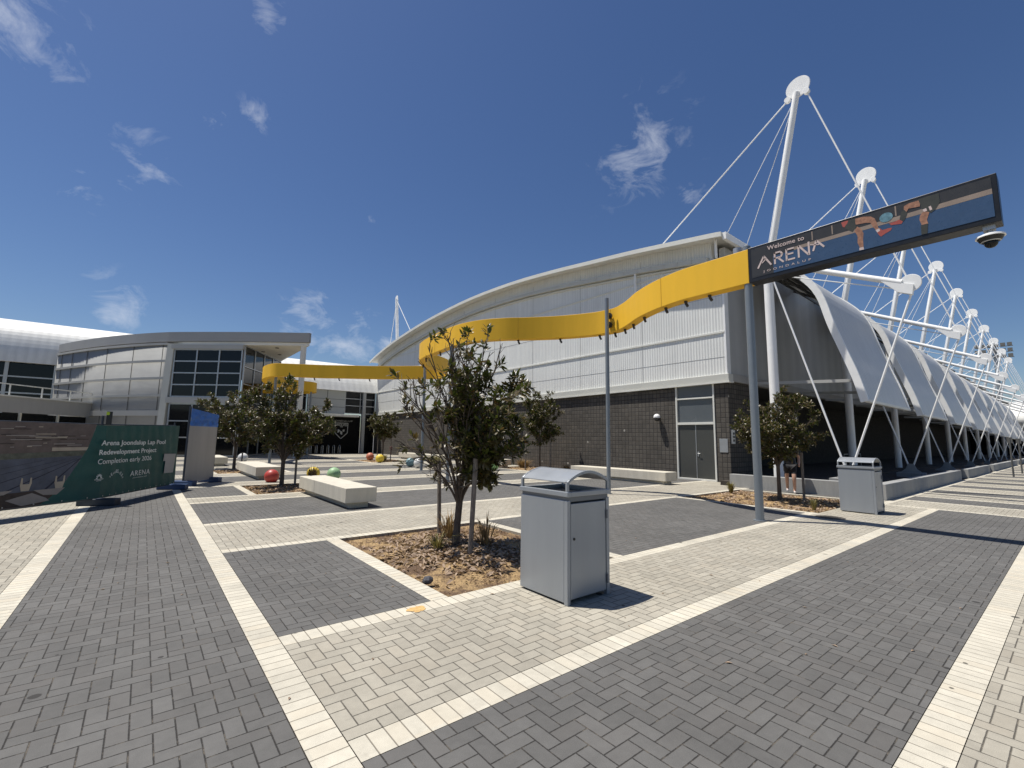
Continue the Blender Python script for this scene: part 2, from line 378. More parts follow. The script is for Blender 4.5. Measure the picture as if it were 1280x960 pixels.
def text(s, origin, xdir, updir, width, mat, name, parent, depth=.004, bold=0.0, height=None, spacing=1.0, shear=0.0):
    cu = bpy.data.curves.new('t', 'FONT'); cu.body = s; cu.size = 1; cu.extrude = .0; cu.space_character = spacing; cu.offset = bold; cu.shear = shear
    o = bpy.data.objects.new('t', cu); COL.objects.link(o); bpy.context.view_layer.update()
    me = bpy.data.meshes.new_from_object(o.evaluated_get(bpy.context.evaluated_depsgraph_get())); bpy.data.objects.remove(o)
    xs = [v.co.x for v in me.vertices]; ys = [v.co.y for v in me.vertices]; sx = width/(max(xs)-min(xs)); sy = height/(max(ys)-min(0, min(ys))) if height else sx
    X = Vector(xdir).normalized(); U = Vector(updir).normalized(); nrm = X.cross(U); x0 = min(xs)
    b = MB()
    vs = [Vector(origin)+X*((v.co.x-x0)*sx)+U*(v.co.y*sy)+nrm*.002 for v in me.vertices]; fs = [list(p.vertices) for p in me.polygons]
    n = len(vs); b.add(vs+[v+nrm*depth for v in vs], [f[::-1] for f in fs]+[[i+n for i in f] for f in fs])
    bpy.data.meshes.remove(me)
    return b.build(name, mat, parent)
def lerp(a, b, t): return a+(b-a)*t
def interp(tab, x):
    for (x0, y0), (x1, y1) in zip(tab, tab[1:]):
        if x0 <= x <= x1: return lerp(y0, y1, (x-x0)/(x1-x0))
    return tab[0][1] if x < tab[0][0] else tab[-1][1]
def smooth_path(pts, n=4):
    P = [Vector(p) for p in pts]; out = []
    for i in range(len(P)-1):
        a, b, c, d = P[max(i-1,0)], P[i], P[i+1], P[min(i+2,len(P)-1)]
        for k in range(n):
            t = k/n; out.append(.5*((2*b)+(c-a)*t+(2*a-5*b+4*c-d)*t*t+(3*b-a-3*c+d)*t**3))
    out.append(P[-1]); return out

# ------------------------------------------------------------------ ground, pavement, beds
g = MB(); g.add([(-500,-500,-.12),(900,-500,-.12),(900,900,-.12),(-500,900,-.12)], [(0,1,2,3)]); g.open = True
tag(g.build('ground', 'asphalt'), kind='structure')
BEDS = [(2.56, 5.20, 4.17, 7.49), (2.56, 5.20, 14.3, 17.05), (2.56, 5.20, 22.6, 25.5), (12.4, 16.2, 3.97, 7.49), (15.7, 18.4, 16.9, 21.4), (11.6, 14.6, 28.6, 32.6)]
PM = ['paver_dark', 'paver_pale', 'paver_cream_along', 'paver_cream_across']
D_, P_, A_, X_ = 0, 1, 2, 3
rows = [(-40, .53, P_), (.53, .73, A_), (.73, 2.37, D_), (2.37, 2.57, A_), (2.57, 3.97, P_), (3.97, 4.17, A_), (4.17, 7.49, D_), (7.49, 7.69, A_), (7.69, 9.87, P_), (9.87, 10.07, A_), (10.07, 13.1, D_),
        (13.1, 13.3, A_), (13.3, 14.1, P_), (14.1, 14.3, A_), (14.3, 17.05, D_), (17.05, 17.25, A_), (17.25, 18.3, P_), (18.3, 18.5, A_), (18.5, 20.95, D_), (20.95, 21.15, A_), (21.15, 22.4, P_), (22.4, 22.6, A_),
        (22.6, 25.5, D_), (25.5, 25.7, A_), (25.7, 28.3, P_), (28.3, 28.5, A_), (28.5, 31, D_), (31, 31.2, A_), (31.2, 33.5, P_), (33.5, 33.7, A_), (33.7, 36.5, D_), (36.5, 36.7, A_), (36.7, 46, P_)]
xcuts = [-30, -.97, -.77, .78, .98, 2.36, 2.56, 5.20, 5.40, 11.4, 11.6, 12.2, 12.4, 14.6, 14.8, 15.5, 15.7, 15.9, 16.2, 16.4, 16.9, 18.4]
bands = []; xx = 15.9
for _ in range(28):
    for wd, m in ((1.6, P_), (.2, X_), (1.5, D_), (.2, X_)): bands.append((xx, xx+wd, m)); xx += wd
pv = MB()
def rect(x0, x1, y0, y1, m):
    gp = .0022; pv.cur = m
    pv.add([(x0+gp,y0+gp,0),(x1-gp,y0+gp,0),(x1-gp,y1-gp,0),(x0+gp,y1-gp,0)], [(0,1,2,3)])
def inbed(x, y): return any(a < x < b and c < y < d for a, b, c, d in BEDS)
rect(-30, -.97, -6, 60, P_); rect(-.97, -.77, -6, 60, X_); rect(-.77, .78, -6, 60, D_); rect(.78, .98, -6, 60, X_)
ycuts = sorted({r for a, b, m in rows for r in (a, b)} | {b[2] for b in BEDS} | {b[3] for b in BEDS} | {v-.2 for v in (16.9, 28.6)} | {v+.2 for v in (21.4, 32.6)})
xs = [x for x in xcuts if x >= .98]
for y0, y1 in zip(ycuts, ycuts[1:]):
    ym = (y0+y1)/2; m0 = [m for a, b, m in rows if a < ym < b][0]
    runs = []
    for x0, x1 in zip(xs, xs[1:]):
        xm = (x0+x1)/2
        if inbed(xm, ym): continue
        m = m0
        if ym < 7.49 and x1 > 15.7 and ym < 3.97: m = X_ if x1 <= 15.9 else None
        for a, b, c, d in BEDS:
            if c < ym < d and (a-.21 < xm < a or b < xm < b+.21): m = X_
        for a, b, c, d in BEDS[4:]:
            if a-.21 < xm < b+.21 and (c-.21 < ym < c or d < ym < d+.21): m = A_
        if m is None: continue
        if runs and runs[-1][2] == m and abs(runs[-1][1]-x0) < 1e-6 : runs[-1][1] = x1
        else: runs.append([x0, x1, m])
    for x0, x1, m in runs: rect(x0, x1, y0, y1, m)
for a, b, m in bands: rect(a, b, -40, 3.43 if a < 60 else 5.5, m)
rect(15.9, 110, 3.43, 3.63, A_)
rect(15.9, 16.88, 3.63, 3.97, P_)
pv.open = True
tag(pv.build('pavement', PM), kind='structure')
jt = MB(); jt.cur = 0       # jointing sand showing between the bands of pavers
def jrect(x0, x1, y0, y1): jt.add([(x0,y0,-.012),(x1,y0,-.012),(x1,y1,-.012),(x0,y1,-.012)], [(0,1,2,3)])
jrect(-30, .98, -6, 60); jrect(.98, 2.5, -40, 46); jrect(15.8, 18.4, -40, 3.9); jrect(18.4, 110, -40, 4)
for y0, y1 in zip(ycuts, ycuts[1:]):
    for x0, x1 in zip(xs, xs[1:]):
        if x0 >= 2.3 and not inbed((x0+x1)/2, (y0+y1)/2): jrect(x0, x1, y0, y1)
jt.open = True
tag(jt.build('joint_sand', 'soil_dark'), kind='structure')
BEDZ = -.045
def bedz(x, y, b):
    e = min(x-b[0], b[1]-x, y-b[2], b[3]-y); cx, cy = (b[0]+b[1])/2, (b[2]+b[3])/2
    q = max(0, 1-math.hypot((x-cx)/1.5, (y-cy)/1.7)); nn = noise.noise(Vector((x*1.7, y*1.7, 3)))*.035+noise.noise(Vector((x*6, y*6, 9)))*.012
    return BEDZ+min(1, e/.4)*(nn+.09*q)
for b in BEDS:
    n = 44; s = MB(); s.open = True
    s.add([(lerp(b[0],b[1],i/n), lerp(b[2],b[3],j/n), bedz(lerp(b[0],b[1],i/n), lerp(b[2],b[3],j/n), b)) for j in range(n+1) for i in range(n+1)],
          [(j*(n+1)+i, j*(n+1)+i+1, (j+1)*(n+1)+i+1, (j+1)*(n+1)+i) for j in range(n) for i in range(n)])
    so_ = s.build('garden_bed', 'sandy_mulch', smooth=True); tag(so_, kind='structure')
    e = MB()                          # cut face of the kerb pavers round the bed
    for (p, q) in (((b[0],b[2]),(b[1],b[2])),((b[1],b[2]),(b[1],b[3])),((b[1],b[3]),(b[0],b[3])),((b[0],b[3]),(b[0],b[2]))):
        e.add([(*p,-.11),(*q,-.11),(*q,-.003),(*p,-.003)], [(0,1,2,3)])
    tag(e.build('bed_edge', 'paver_pale'), kind='structure')
# litter of dry leaves and bark chips on the beds
def flakes(name, b, count, mat, smin, smax, seed, dens, curl=.5):
    rnd = random.Random(seed); s = MB(); s.open = True
    k = 0; tries = 0
    while k < count and tries < count*20:
        tries += 1
        x, y = rnd.uniform(b[0]+.03, b[1]-.03), rnd.uniform(b[2]+.03, b[3]-.03)
        if rnd.random() > dens(x, y): continue
        k += 1; L = rnd.uniform(smin, smax); W = L*rnd.uniform(.28, .5); a = rnd.uniform(0, 6.28); t = rnd.uniform(-curl, curl); z = bedz(x, y, b)+rnd.uniform(.003, .022)
        d = Vector((math.cos(a), math.sin(a), t)).normalized(); c = Vector((-math.sin(a), math.cos(a), rnd.uniform(-.7, .7))).normalized(); o = Vector((x, y, z)); h = rnd.uniform(.2, .5)*W
        s.add([o-d*L/2, o+c*W/2+Z*h, o+d*L/2, o-c*W/2+Z*h], [(0,1,2),(0,2,3)])
    return tag(s.build(name, mat), kind='stuff')
def dA(x, y): return max(.02, 1.1-math.hypot((x-3.7)/1.15, (y-5.85)/1.35))
flakes('leaf_litter', BEDS[0], 1500, 'dry_leaf', .06, .13, 1, dA, .6)
flakes('bark_chips', BEDS[0], 3200, 'bark_chip', .015, .05, 2, lambda x, y: .12+.9*max(0, noise.noise(Vector((x*1.6, y*1.6, 1)))+.35))
for bi, cnt in ((1, 700), (2, 400), (3, 800), (4, 400), (5, 300)):
    flakes('leaf_litter', BEDS[bi], cnt, 'dry_leaf', .06, .15, 10+bi, lambda x, y: .6)
    flakes('bark_chips', BEDS[bi], cnt*2, 'bark_chip', .02, .07, 20+bi, lambda x, y: .3+.7*max(0, noise.noise(Vector((x*1.3, y*1.3, 5)))+.4))
s = MB(); s.open = True; c0 = Vector((2.14, 4.06, .004)); rnd = random.Random(5)
s.add([c0]+[c0+Vector((math.cos(t)*(.06+.05*rnd.random()), math.sin(t)*(.04+.05*rnd.random()), 0)) for t in [k*2*math.pi/22 for k in range(22)]], [(0, 1+k, 1+(k+1) % 22) for k in range(22)])
tag(s.build('spilt_sand', 'sand_patch'), kind='stuff')
s = MB(); s.sphere((2.62, 4.72, .02), .06, 10, (1.1, .8, .75)); 
for v in s.v: v += Vector((noise.noise(v*21)*.02, noise.noise(v*21+Vector((5,0,0)))*.02, 0))
tag(s.build('stone', 'stone_dark', smooth=False), 'small dark stone at the near edge of the mulch bed', 'stone')
s = MB(); s.lathe([(.001,.012),(.19,.012),(.2,.0)], (11.88, 3.58, .0), 20); s.lathe([(.2,.0),(.27,.004),(.28,.0)], (11.88, 3.58, .003), 20)
for k in range(-2, 3): s.box(11.88-.13, 11.88+.13, 3.58+k*.055-.008, 3.58+k*.055+.008, .012, .017)
tag(s.build('drain_cover', 'iron'), 'round dark drain cover set in the pale pavers beside the far bin', 'drain cover')

# ------------------------------------------------------------------ main sports hall
HX = 18.4
ROOF = [(8.5, 10.16), (8.9, 10.23), (10.76, 10.49), (12.9, 10.78), (15.5, 11.07), (18.5, 11.4), (22.2, 11.69), (26.8, 11.8), (31.3, 11.62), (35.4, 11.28), (40.2, 10.66), (43.5, 10.02), (45.73, 9.45)]
hall = thing('sports_hall', 'long sports hall with white ribbed gable, curved roof and dark blockwork base', 'building', (HX, 8.85, 0))
RP = smooth_path([(0, y, z) for y, z in ROOF], 3); RP = [(p.y, p.z) for p in RP]
def rz(y): return interp(RP, y)
def trimz(y): return lerp(4.38, 4.07, (y-8.85)/(45.3-8.85))
poly = [(HX, 8.85, 4.25)]+[(HX, y, z-.06) for y, z in RP if 9.35 < y < 45.4]+[(HX, 45.4, 4.0)]
poly.insert(1, (HX, 8.85, rz(8.85)-.9)); poly.insert(2, (HX, 9.3, rz(9.3)-.85)); poly.insert(3, (HX, 9.3, rz(9.3)-.06))
MB().prism(poly, (.25, 0, 0)).build('gable_cladding', 'ribbed_metal', hall)
s = MB()
for zz in (6.17, 9.34):
    ys = [y for y, z in RP if z-.35 > zz and 8.87 < y < 45.3]; s.box(HX-.045, HX+.01, 8.87, max(ys), zz-.035, zz+.035)
s.build('cladding_rail', 'white_trim', hall)
s = MB()
for zz in (5.12, 7.75): s.box(HX-.008, HX+.01, 8.9, 45.2, zz-.008, zz+.008)
y = 12.9
while y < 45: s.box(HX-.010, HX+.01, y-.010, y+.010, 4.4, rz(y)-.4); y += 4.0
s.build('cladding_joint', 'soffit_grey', hall)
s = MB(); s.box(HX-.03, HX+.29, 8.82, 8.9, 4.38, 9.3); s.build('corner_flashing', 'white_steel', hall)
s = MB(); s.prism([(HX-.12, 8.73, 4.10), (HX-.12, 8.73, 4.40), (HX-.12, 45.4, 4.09), (HX-.12, 45.4, 3.86)], (.4, 0, 0)); s.build('base_beam', 'offwhite_panel', hall, bevel=.015)
s = MB(); s.prism([(HX-.15, 8.70, 4.03), (HX-.15, 8.70, 4.098), (HX-.15, 45.4, 3.858), (HX-.15, 45.4, 3.79)], (.4, 0, 0)); s.build('drip_flashing', 'white_trim', hall)
# arched gutter rib under the eave
g2 = [(y, z-.92) for y, z in RP if 8.9 <= y]
s = MB()
for (a, b) in zip(g2, g2[1:]): s.bar((HX-.14, a[0], a[1]), (HX-.14, b[0]+.02, b[1]), .24, .2)
s.build('arched_rib', 'offwhite_panel', hall)
s = MB()
for (a, b) in zip(g2, g2[1:]): s.bar((HX-.06, a[0], a[1]-.2), (HX-.06, b[0]+.02, b[1]-.2), .1, .05)
s.build('arched_rail', 'white_trim', hall)
s = MB()
for yy in (13.1,): s.tube([(HX-.18, yy, rz(yy)-.95), (HX-.18, yy, rz(yy)-2.2)], .06, 8); s.box(HX-.25, HX-.1, yy-.1, yy+.1, rz(yy)-2.35, rz(yy)-2.15)
s.build('downpipe', 'white_steel', hall)
s = MB()
for (a, b) in zip(RP, RP[1:]): s.prism([(HX-.75, a[0], a[1]), (HX-.75, b[0], b[1]), (HX-.75, b[0], b[1]-.20), (HX-.75, a[0], a[1]-.20)], (.12, 0, 0))
s.build('roof_fascia', 'white_trim', hall)
s = MB()
for (a, b) in zip(RP, RP[1:]): s.prism([(HX-.62, a[0], a[1]), (HX-.62, b[0], b[1]), (HX-.62, b[0], b[1]-.10), (HX-.62, a[0], a[1]-.10)], (100, 0, 0))
s.build('roof', 'roof_metal', hall)
s = MB(); s.box(HX-.62, HX+100, 8.35, 8.5, 9.86, 10.15); s.build('eave_gutter', 'white_steel', hall)
s = MB(); s.tube([(HX-.3, 8.95, 9.3), (HX-.3, 8.95, 10.1)], .06, 8); s.box(HX-.1, HX+.6, 8.9, 9.3, 9.2, 9.3); s.build('eave_post', 'white_steel', hall)
# blockwork ground floor
DY0, DY1 = 9.42, 11.20
s = MB(); s.box(HX, HX+.3, 8.85, DY0, -.1, 4.2); s.box(HX, HX+.3, DY1, 45.4, -.1, 3.95); s.box(HX+.3, 20.3, 8.85, 9.1, -.1, 4.2)
s.build('blockwork_wall', 'dark_blockwork', hall)
dr = MB()
for y0, y1 in ((DY0, DY0+.07), (DY1-.07, DY1)): dr.box(HX-.035, HX+.12, y0, y1, 0, 4.31)
for z0, z1 in ((2.34, 2.44), (3.44, 3.5), (4.25, 4.31), (.0, .07)): dr.box(HX-.03, HX+.12, DY0+.07, DY1-.07, z0, z1)
frame = dr.build('door_frame', 'white_trim', hall, bevel=.006)
for k in (0, 1):
    y0 = DY0+.07+k*.82; d = MB().box(HX+.03, HX+.08, y0+.008, y0+.812, .08, 2.335).build('door_leaf', 'door_grey', hall, bevel=.004)
    if k == 0:
        h = MB(); h.box(HX+.012, HX+.03, y0+.70, y0+.76, 1.0, 1.2); h.tube([(HX-.03, y0+.73, 1.12), (HX-.03, y0+.62, 1.12)], .012, 6); h.tube([(HX-.03, y0+.73, 1.12), (HX+.03, y0+.73, 1.12)], .012, 6)
        h.build('handle', 'galv', d)
s = MB(); s.box(HX+.02, HX+.032, DY0+.875, DY0+.905, .08, 2.34); s.build('door_astragal', 'galv', hall)
for z0, z1 in ((2.44, 3.44), (3.5, 4.25)): MB().box(HX+.04, HX+.08, DY0+.07, DY1-.07, z0, z1).build('transom_panel', 'glass_panel_grey', hall)
# side along the arcade: upper cladding over a deep undercroft
MB().box(HX+.25, HX+100, 8.85, 9.1, 4.42, 9.9).build('side_cladding', 'side_metal', hall)
s = MB(); s.box(HX+.28, HX+100, 8.74, 9.0, 4.1, 4.42); s.build('side_beam', 'render_grey', hall)
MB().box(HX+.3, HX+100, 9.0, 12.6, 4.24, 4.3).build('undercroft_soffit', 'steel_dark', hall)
MB().box(20.3, HX+100, 12.0, 12.3, -.1, 4.25).build('undercroft_wall', 'shade_black', hall)
MB().box(20.1, 20.3, 9.1, 12.0, -.1, 4.25).build('undercroft_return', 'shade_black', hall)
for k in range(1):
    x0 = 31.0+k*9
    f = MB()
    for i in range(5): f.box(x0+i*.9-.03, x0+i*.9+.03, 11.93, 12.0, .3, 4.1)
    for zz in (.3, 1.3, 2.4, 3.4, 4.1): f.box(x0, x0+3.6, 11.94, 12.0, zz-.025, zz+.025)
    wfr = f.build('window', 'galv', hall); MB().box(x0, x0+3.6, 11.96, 11.99, .3, 4.1).build('pane', 'dark_glass', wfr)
s = MB()
for x in range(20, 112, 3): s.bar((x, 8.8, 9.55), (x, 6.5, 8.2), .08, .12)
for yy, zz in ((8.3, 9.3), (7.6, 8.9), (7.0, 8.5)): s.bar((19.2, yy, zz), (110, yy, zz-.02*90), .07, .1)
s.build('eave_framing', 'steel_dark', hall)
# far wall and gable end so the block stands as a solid from other sides
s = MB(); s.box(HX+.25, HX+100, 45.2, 45.4, -.1, 9.3); s.build('rear_wall', 'side_metal', hall)

# wall-mounted things on the hall
def wall_lamp(y, z, label):
    t = thing('wall_lamp', label, 'lamp', (HX, y, z), 'round lamps on the blockwork wall')
    MB().tube([(HX-.01, y, z-.04), (HX-.10, y, z-.04)], .06, 12).build('bracket', 'dark_fitting', t)
    b = MB(); b.sphere((HX-.2, y, z), .155, 16); b.v = [Vector((v.x, v.y, max(v.z, z-.03))) for v in b.v]; b.build('shade', 'white_steel', t, True)
    b = MB(); b.lathe([(.13, -.03), (.12, -.12), (.06, -.17), (.001, -.18)], (HX-.2, y, z), 14); b.build('diffuser', 'dark_fitting', t, True)
wall_lamp(12.05, 2.70, 'white domed lamp on the blockwork wall, just left of the double door')
wall_lamp(22.05, 2.62, 'white domed lamp on the blockwork wall, partly hidden behind tree leaves')
s = MB(); s.box(HX-.02, HX-.003, 8.93, 9.27, 1.2, 1.75); tag(s.build('wall_plaque', 'galv', bevel=.004), 'square grey metal plaque on the narrow blockwork pier beside the door', 'plaque')
t = thing('intercom_panel', 'pale intercom panel with dark buttons on the shaded corner wall', 'intercom', (18.62, 8.85, 1.55))
MB().box(18.5, 18.75, 8.79, 8.847, 1.55, 2.12).build('case', 'white_trim', t, bevel=.01)
for k in range(3): MB().box(18.56, 18.69, 8.78, 8.789, 1.64+k*.14, 1.73+k*.14).build('button', 'dark_fitting', t)

# ------------------------------------------------------------------ mast frames and canopies of the arcade
XN = [18.7+9.0*n for n in range(10)]
ORD = ['nearest', 'second', 'third', 'fourth', 'fifth', 'sixth', 'seventh', 'eighth', 'ninth', 'farthest']
def make_frame():
    x = XN[0]; t = thing('mast_frame', '', 'mast', (x, 7.2, 0), 'white masts along the arcade')
    s = MB(); s.tube([(x, 7.2, -.1), (x, 7.2, 8.5)], .17, 16); s.build('column', 'white_steel', t, True)
    s = MB(); s.tube([(x, 7.22, 8.3), (x, 5.80, 15.2)], [.14, .115], 16); s.build('mast', 'white_steel', t, True)
    s = MB(); s.lathe([(.001, -.025), (.41, -.025), (.43, 0), (.41, .025), (.001, .025)], (x, 5.74, 15.4), 28, (1,0,0))
    for yy, zz in ((6.12, 15.07), (5.46, 15.05)): s.lathe([(.001,-.07),(.11,-.07),(.11,.07),(.001,.07)], (x, yy, zz), 12, (1,0,0))
    s.build('head_plate', 'white_steel', t)
    s = MB(); s.tube([(x, 7.2, 8.69), (x, 3.2, 6.82)], .10, 12); s.build('boom', 'white_steel', t, True)
    s = MB(); s.tube([(x, 7.0, 8.15), (x, 3.2, 6.6)], .02, 8); s.build('boom_rod', 'white_steel', t, True)
    s = MB(); s.lathe([(.001, -.03), (.27, -.03), (.285, 0), (.27, .03), (.001, .03)], (x, 2.98, 6.76), 24, (1,0,0))
    s.prism([(x-.09, 3.7, 6.98), (x-.09, 2.9, 6.68), (x-.09, 2.95, 6.36), (x-.09, 3.3, 6.52)], (.18, 0, 0)); s.build('boom_plate', 'white_steel', t)
    s = MB(); s.tube([(x, 6.1, 15.07), (x, 11.9, 11.0)], .026, 8); s.build('back_stay', 'white_steel', t, True)
    s = MB(); s.tube([(x, 5.46, 15.05), (x, 3.05, 6.95)], .026, 8); s.build('fore_stay', 'white_steel', t, True)
    for dx in (-.9, .9):
        s = MB(); s.tube([(x, 5.85, 15.0), (x+dx, 8.4, 9.9)], .014, 6); s.build('side_cable', 'white_steel', t, True)
    s = MB(); s.tube([(x, 2.97, 6.45), (x, 4.93, .72)], .034, 10); s.build('tie_rod', 'white_steel', t, True)
    s = MB(); s.tube([(x, 7.1, 8.25), (x, 5.07, .72)], .034, 10); s.build('strut', 'white_steel', t, True)
    s = MB(); s.box(x-.5, x+.5, 4.55, 5.45, -.1, .46); s.prism([(x-.04, 4.62, .46), (x-.04, 5.38, .46), (x-.04, 5.2, .62), (x-.04, 5.1, .86), (x-.04, 4.9, .86), (x-.04, 4.8, .62)], (.08, 0, 0)); s.build('footing', 'grey_concrete', t)
    return t
f0 = make_frame()
for n, x in enumerate(XN):
    f = f0 if n == 0 else dup(f0)
    if n: f.location = (x, 7.2, -.02*(x-XN[0])*.6)
    f['label'] = 'nearest white mast frame, standing by the hall corner behind the screen sign' if n == 0 else (
        'farthest white mast frame at the end of the arcade row' if n == 9 else '%s white mast frame from the hall corner along the arcade' % ORD[n])
CP = [(8.2, 9.72), (7.3, 9.12), (6.41, 8.3), (5.85, 7.44), (5.52, 6.2), (5.18, 5.1), (4.88, 4.14), (4.66, 3.18)]
CPs = [(p.y, p.z) for p in smooth_path([(0, y, z) for y, z in CP], 4)]
def make_canopy():
    x0, x1 = XN[0]+1.4, XN[1]-1.45; t = thing('arcade_canopy', '', 'canopy', (x0, 4.66, 3.18), 'curved canopies between the masts')
    s = MB()
    for a, b in zip(CPs, CPs[1:]): s.prism([(x0, *a), (x0, *b), (x0, b[0]+.07, b[1]+.02), (x0, a[0]+.05, a[1]-.06)], (x1-x0, 0, 0))
    s.build('roof_sheet', 'canopy_metal', t)
    for xe in (x0-.10, x1+.03):
        s = MB()
        for a, b in zip(CPs, CPs[1:]): s.bar((xe+.04, a[0]+.06, a[1]-.05), (xe+.04, b[0]+.06, b[1]-.05), .13, .24)
        s.build('edge_beam', 'white_steel', t)
    s = MB(); s.box(x0-.03, x1+.03, 4.58, 4.72, 3.10, 3.2); s.build('gutter', 'white_trim', t)
    for xe in (x0+.3, x1-.3): MB().bar((xe, 4.9, 3.95), (xe, 8.7, 4.15), .08, .12).build('tie_beam', 'soffit_grey', t)
    return t
c0_ = make_canopy()
for n in range(9):
    c = c0_ if n == 0 else dup(c0_)
    if n: c.location = (XN[n]+1.4, 4.66, 3.18-.012*9*n)
    c['label'] = 'nearest curved grey metal canopy beside the hall corner' if n == 0 else ('farthest curved grey metal canopy at the end of the arcade' if n == 8 else '%s curved grey metal canopy from the hall corner' % ORD[n])
# planter wall, stepping in sections along the arcade
def wall_piece(x0, x1, y0, y1, h0, h1, label, ret=None):
    t = MB(); t.add([(x0,y0,-.1),(x1,y1,-.1),(x1,y1+.28,-.1),(x0,y0+.28,-.1),(x0,y0,h0),(x1,y1,h1),(x1,y1+.28,h1),(x0,y0+.28,h0)], [(0,3,2,1),(4,5,6,7),(0,1,5,4),(1,2,6,5),(2,3,7,6),(3,0,4,7)])
    if ret: t.box(x0, x0+.28, y0+.279, ret, -.1, h0-.003)
    return tag(t.build('planter_wall', 'grey_concrete', bevel=.012), label, 'wall', 'low planter walls along the arcade')
wall_piece(16.9, 30.2, 3.65, 3.65, .46, .46, 'nearest low grey planter wall, turning the corner behind the far bin', 8.2)
wall_piece(32.4, 41.0, 3.65, 3.65, .44, .44, 'second low grey planter wall along the arcade')
wall_piece(43.0, 60.0, 3.65, 3.65, .42, .42, 'third low grey planter wall along the arcade')
wall_piece(62.0, 100.0, 3.65, 3.65, .40, .40, 'farthest low grey planter wall along the arcade')
s = MB(); s.box(17.2, 100, 3.95, 8.7, -.1, .16); tag(s.build('planter_soil', 'soil_dark'), kind='structure')
s = MB(); s.box(20, 110, 6.3, 12.0, -.1, .22); tag(s.build('arcade_floor', 'soil_dark'), kind='structure')  # floor takes the dark soil colour to paint in the arcade's shade

# ------------------------------------------------------------------ yellow ribbon sign with screen
ZB, ZT = 5.08, 5.85
RIB = [(10.2,4.26),(10.2,5.1),(10.2,5.7),(10.25,6.1),(10.44,6.8),(10.78,7.55),(11.14,8.1),(11.4,8.55),(11.58,9.0),(11.58,9.4),(11.43,10.0),(10.92,10.97),(10.23,11.86),(9.66,12.47),(9.2,13.25),(8.99,14.2),(9.02,15.3),(9.17,16.5),
       (9.36,17.7),(9.75,18.8),(10.75,20.1),(12.2,21.1),(13.3,22.2),(13.3,23.4),(12.3,24.5),(10.6,26.2),(9.07,27.35),(7.95,28.2),(6.4,29.05),(5.82,29.45),(5.6,30.3),(5.62,31.8),(6.2,34.0),(7.5,36.2),(9.0,37.3),(10.0,37.6),(10.45,38.6),(9.9,40.0),(8.6,41.2),(7.2,42.0)]
sign = thing('ribbon_sign', 'curling yellow ribbon beam on grey posts ending in a long black screen', 'sign', (10.1, 4.3, 0))
path = smooth_path([(x, y, 0) for x, y in RIB], 5)
s = MB(); nP = len(path)
for i, p in enumerate(path):
    d = (path[min(i+1,nP-1)]-path[max(i-1,0)]).normalized(); nn_ = Vector((d.y, -d.x, 0))*.15
    for q, zz in ((p-nn_, ZB), (p+nn_, ZB), (p+nn_, ZT), (p-nn_, ZT)): s.v.append(Vector((q.x, q.y, zz)))
for i in range(nP-1):
    for k in range(4):
        k2 = (k+1) % 4; s.f.append([4*i+k, 4*i+k2, 4*i+4+k2, 4*i+4+k]); s.mi.append(0)
s.f += [[0,1,2,3], [4*nP-1, 4*nP-2, 4*nP-3, 4*nP-4]]; s.mi += [0, 0]
ribbon = s.build('ribbon_band', 'ribbon_yellow', sign, smooth=True, bevel=.008)
def pathpoint(i):
    p = path[i]; d = (path[min(i+1,nP-1)]-path[max(i-1,0)]).normalized(); return p, d, Vector((d.y, -d.x, 0))
s = MB()
for i in (18, 43, 62, 84, 118, 138):
    p, d, nn_ = pathpoint(i); a = p-nn_*.153; c = p+nn_*.153
    s.bar(a+Z*ZB, a+Z*ZT, .006, .008, d); s.bar(c+Z*ZB, c+Z*ZT, .006, .008, d)
s.build('band_joint', 'ribbon_joint', ribbon)
for i in list(range(6, 44, 6))+list(range(48, 100, 7))+list(range(116, 146, 5)):
    p, d, nn_ = pathpoint(i); s = MB(); q = p+Z*(ZB-.03)
    s.box(q.x-.03, q.x+.03, q.y-.03, q.y+.03, ZB-.05, ZB-.001); s.tube([q+Z*(-.03), q+Z*(-.12)-d*.05], .035, 8); s.build('spotlight', 'dark_fitting', sign)
for px_, py_, hh, rr, top in ((10.14, 4.32, 5.95, .082, 1), (11.16, 9.12, 6.12, .062, 1), (8.86, 14.75, 5.1, .062, 0), (10.94, 20.75, 5.3, .07, 0), (5.94, 30.2, 5.3, .08, 0), (10.0, 37.7, 5.2, .08, 0)):
    s = MB(); s.tube([(px_, py_, -.05), (px_, py_, hh)], rr, 16); s.lathe([(rr+.05, .0), (rr+.05, .012), (rr, .013)], (px_, py_, .001), 16); s.build('post', 'pole_grey', sign, True)
s = MB(); s.tube([(10.2, 4.55, 5.8), (10.2, 4.55, 6.0)], .09, 14); s.build('post_cap', 'galv', sign, True)
s = MB()
for zz in (5.3, 5.6): s.tube([(11.2, 9.14, zz), (11.45, 9.22, zz)], .05, 10); s.lathe([(.001,-.03),(.1,-.03),(.1,.03),(.001,.03)], (11.36, 9.19, zz), 12, (.9,.3,0))
s.build('post_bracket', 'dark_fitting', sign)
SX = 10.05; Y0, Y1 = .47, 4.255; SB, ST = 5.075, 5.865
scr = MB(); scr.box(SX, SX+.32, Y0, Y1, SB, ST); screen = scr.build('screen_case', 'black_frame', sign, bevel=.008)
def flat(poly, z, mat, name, parent, x=SX):
    return MB().prism([(x-z, a, b) for a, b in poly], (z-.001, 0, 0)).build(name, mat, parent)
L_, R_, Bt, Tp = 4.19, .535, 5.165, 5.815
disp = flat([(L_,Bt),(R_,Bt),(R_,Tp),(L_,Tp)], .004, 'screen_dark', 'display', screen)
flat([(3.75,Bt),(R_,Bt),(R_,5.535),(3.75,5.53)], .006, 'screen_blue', 'picture_court', disp)
flat([(3.75,Bt+.001),(3.751,5.53),(L_,5.2)], .0055, 'screen_dark', 'picture_shade', disp)
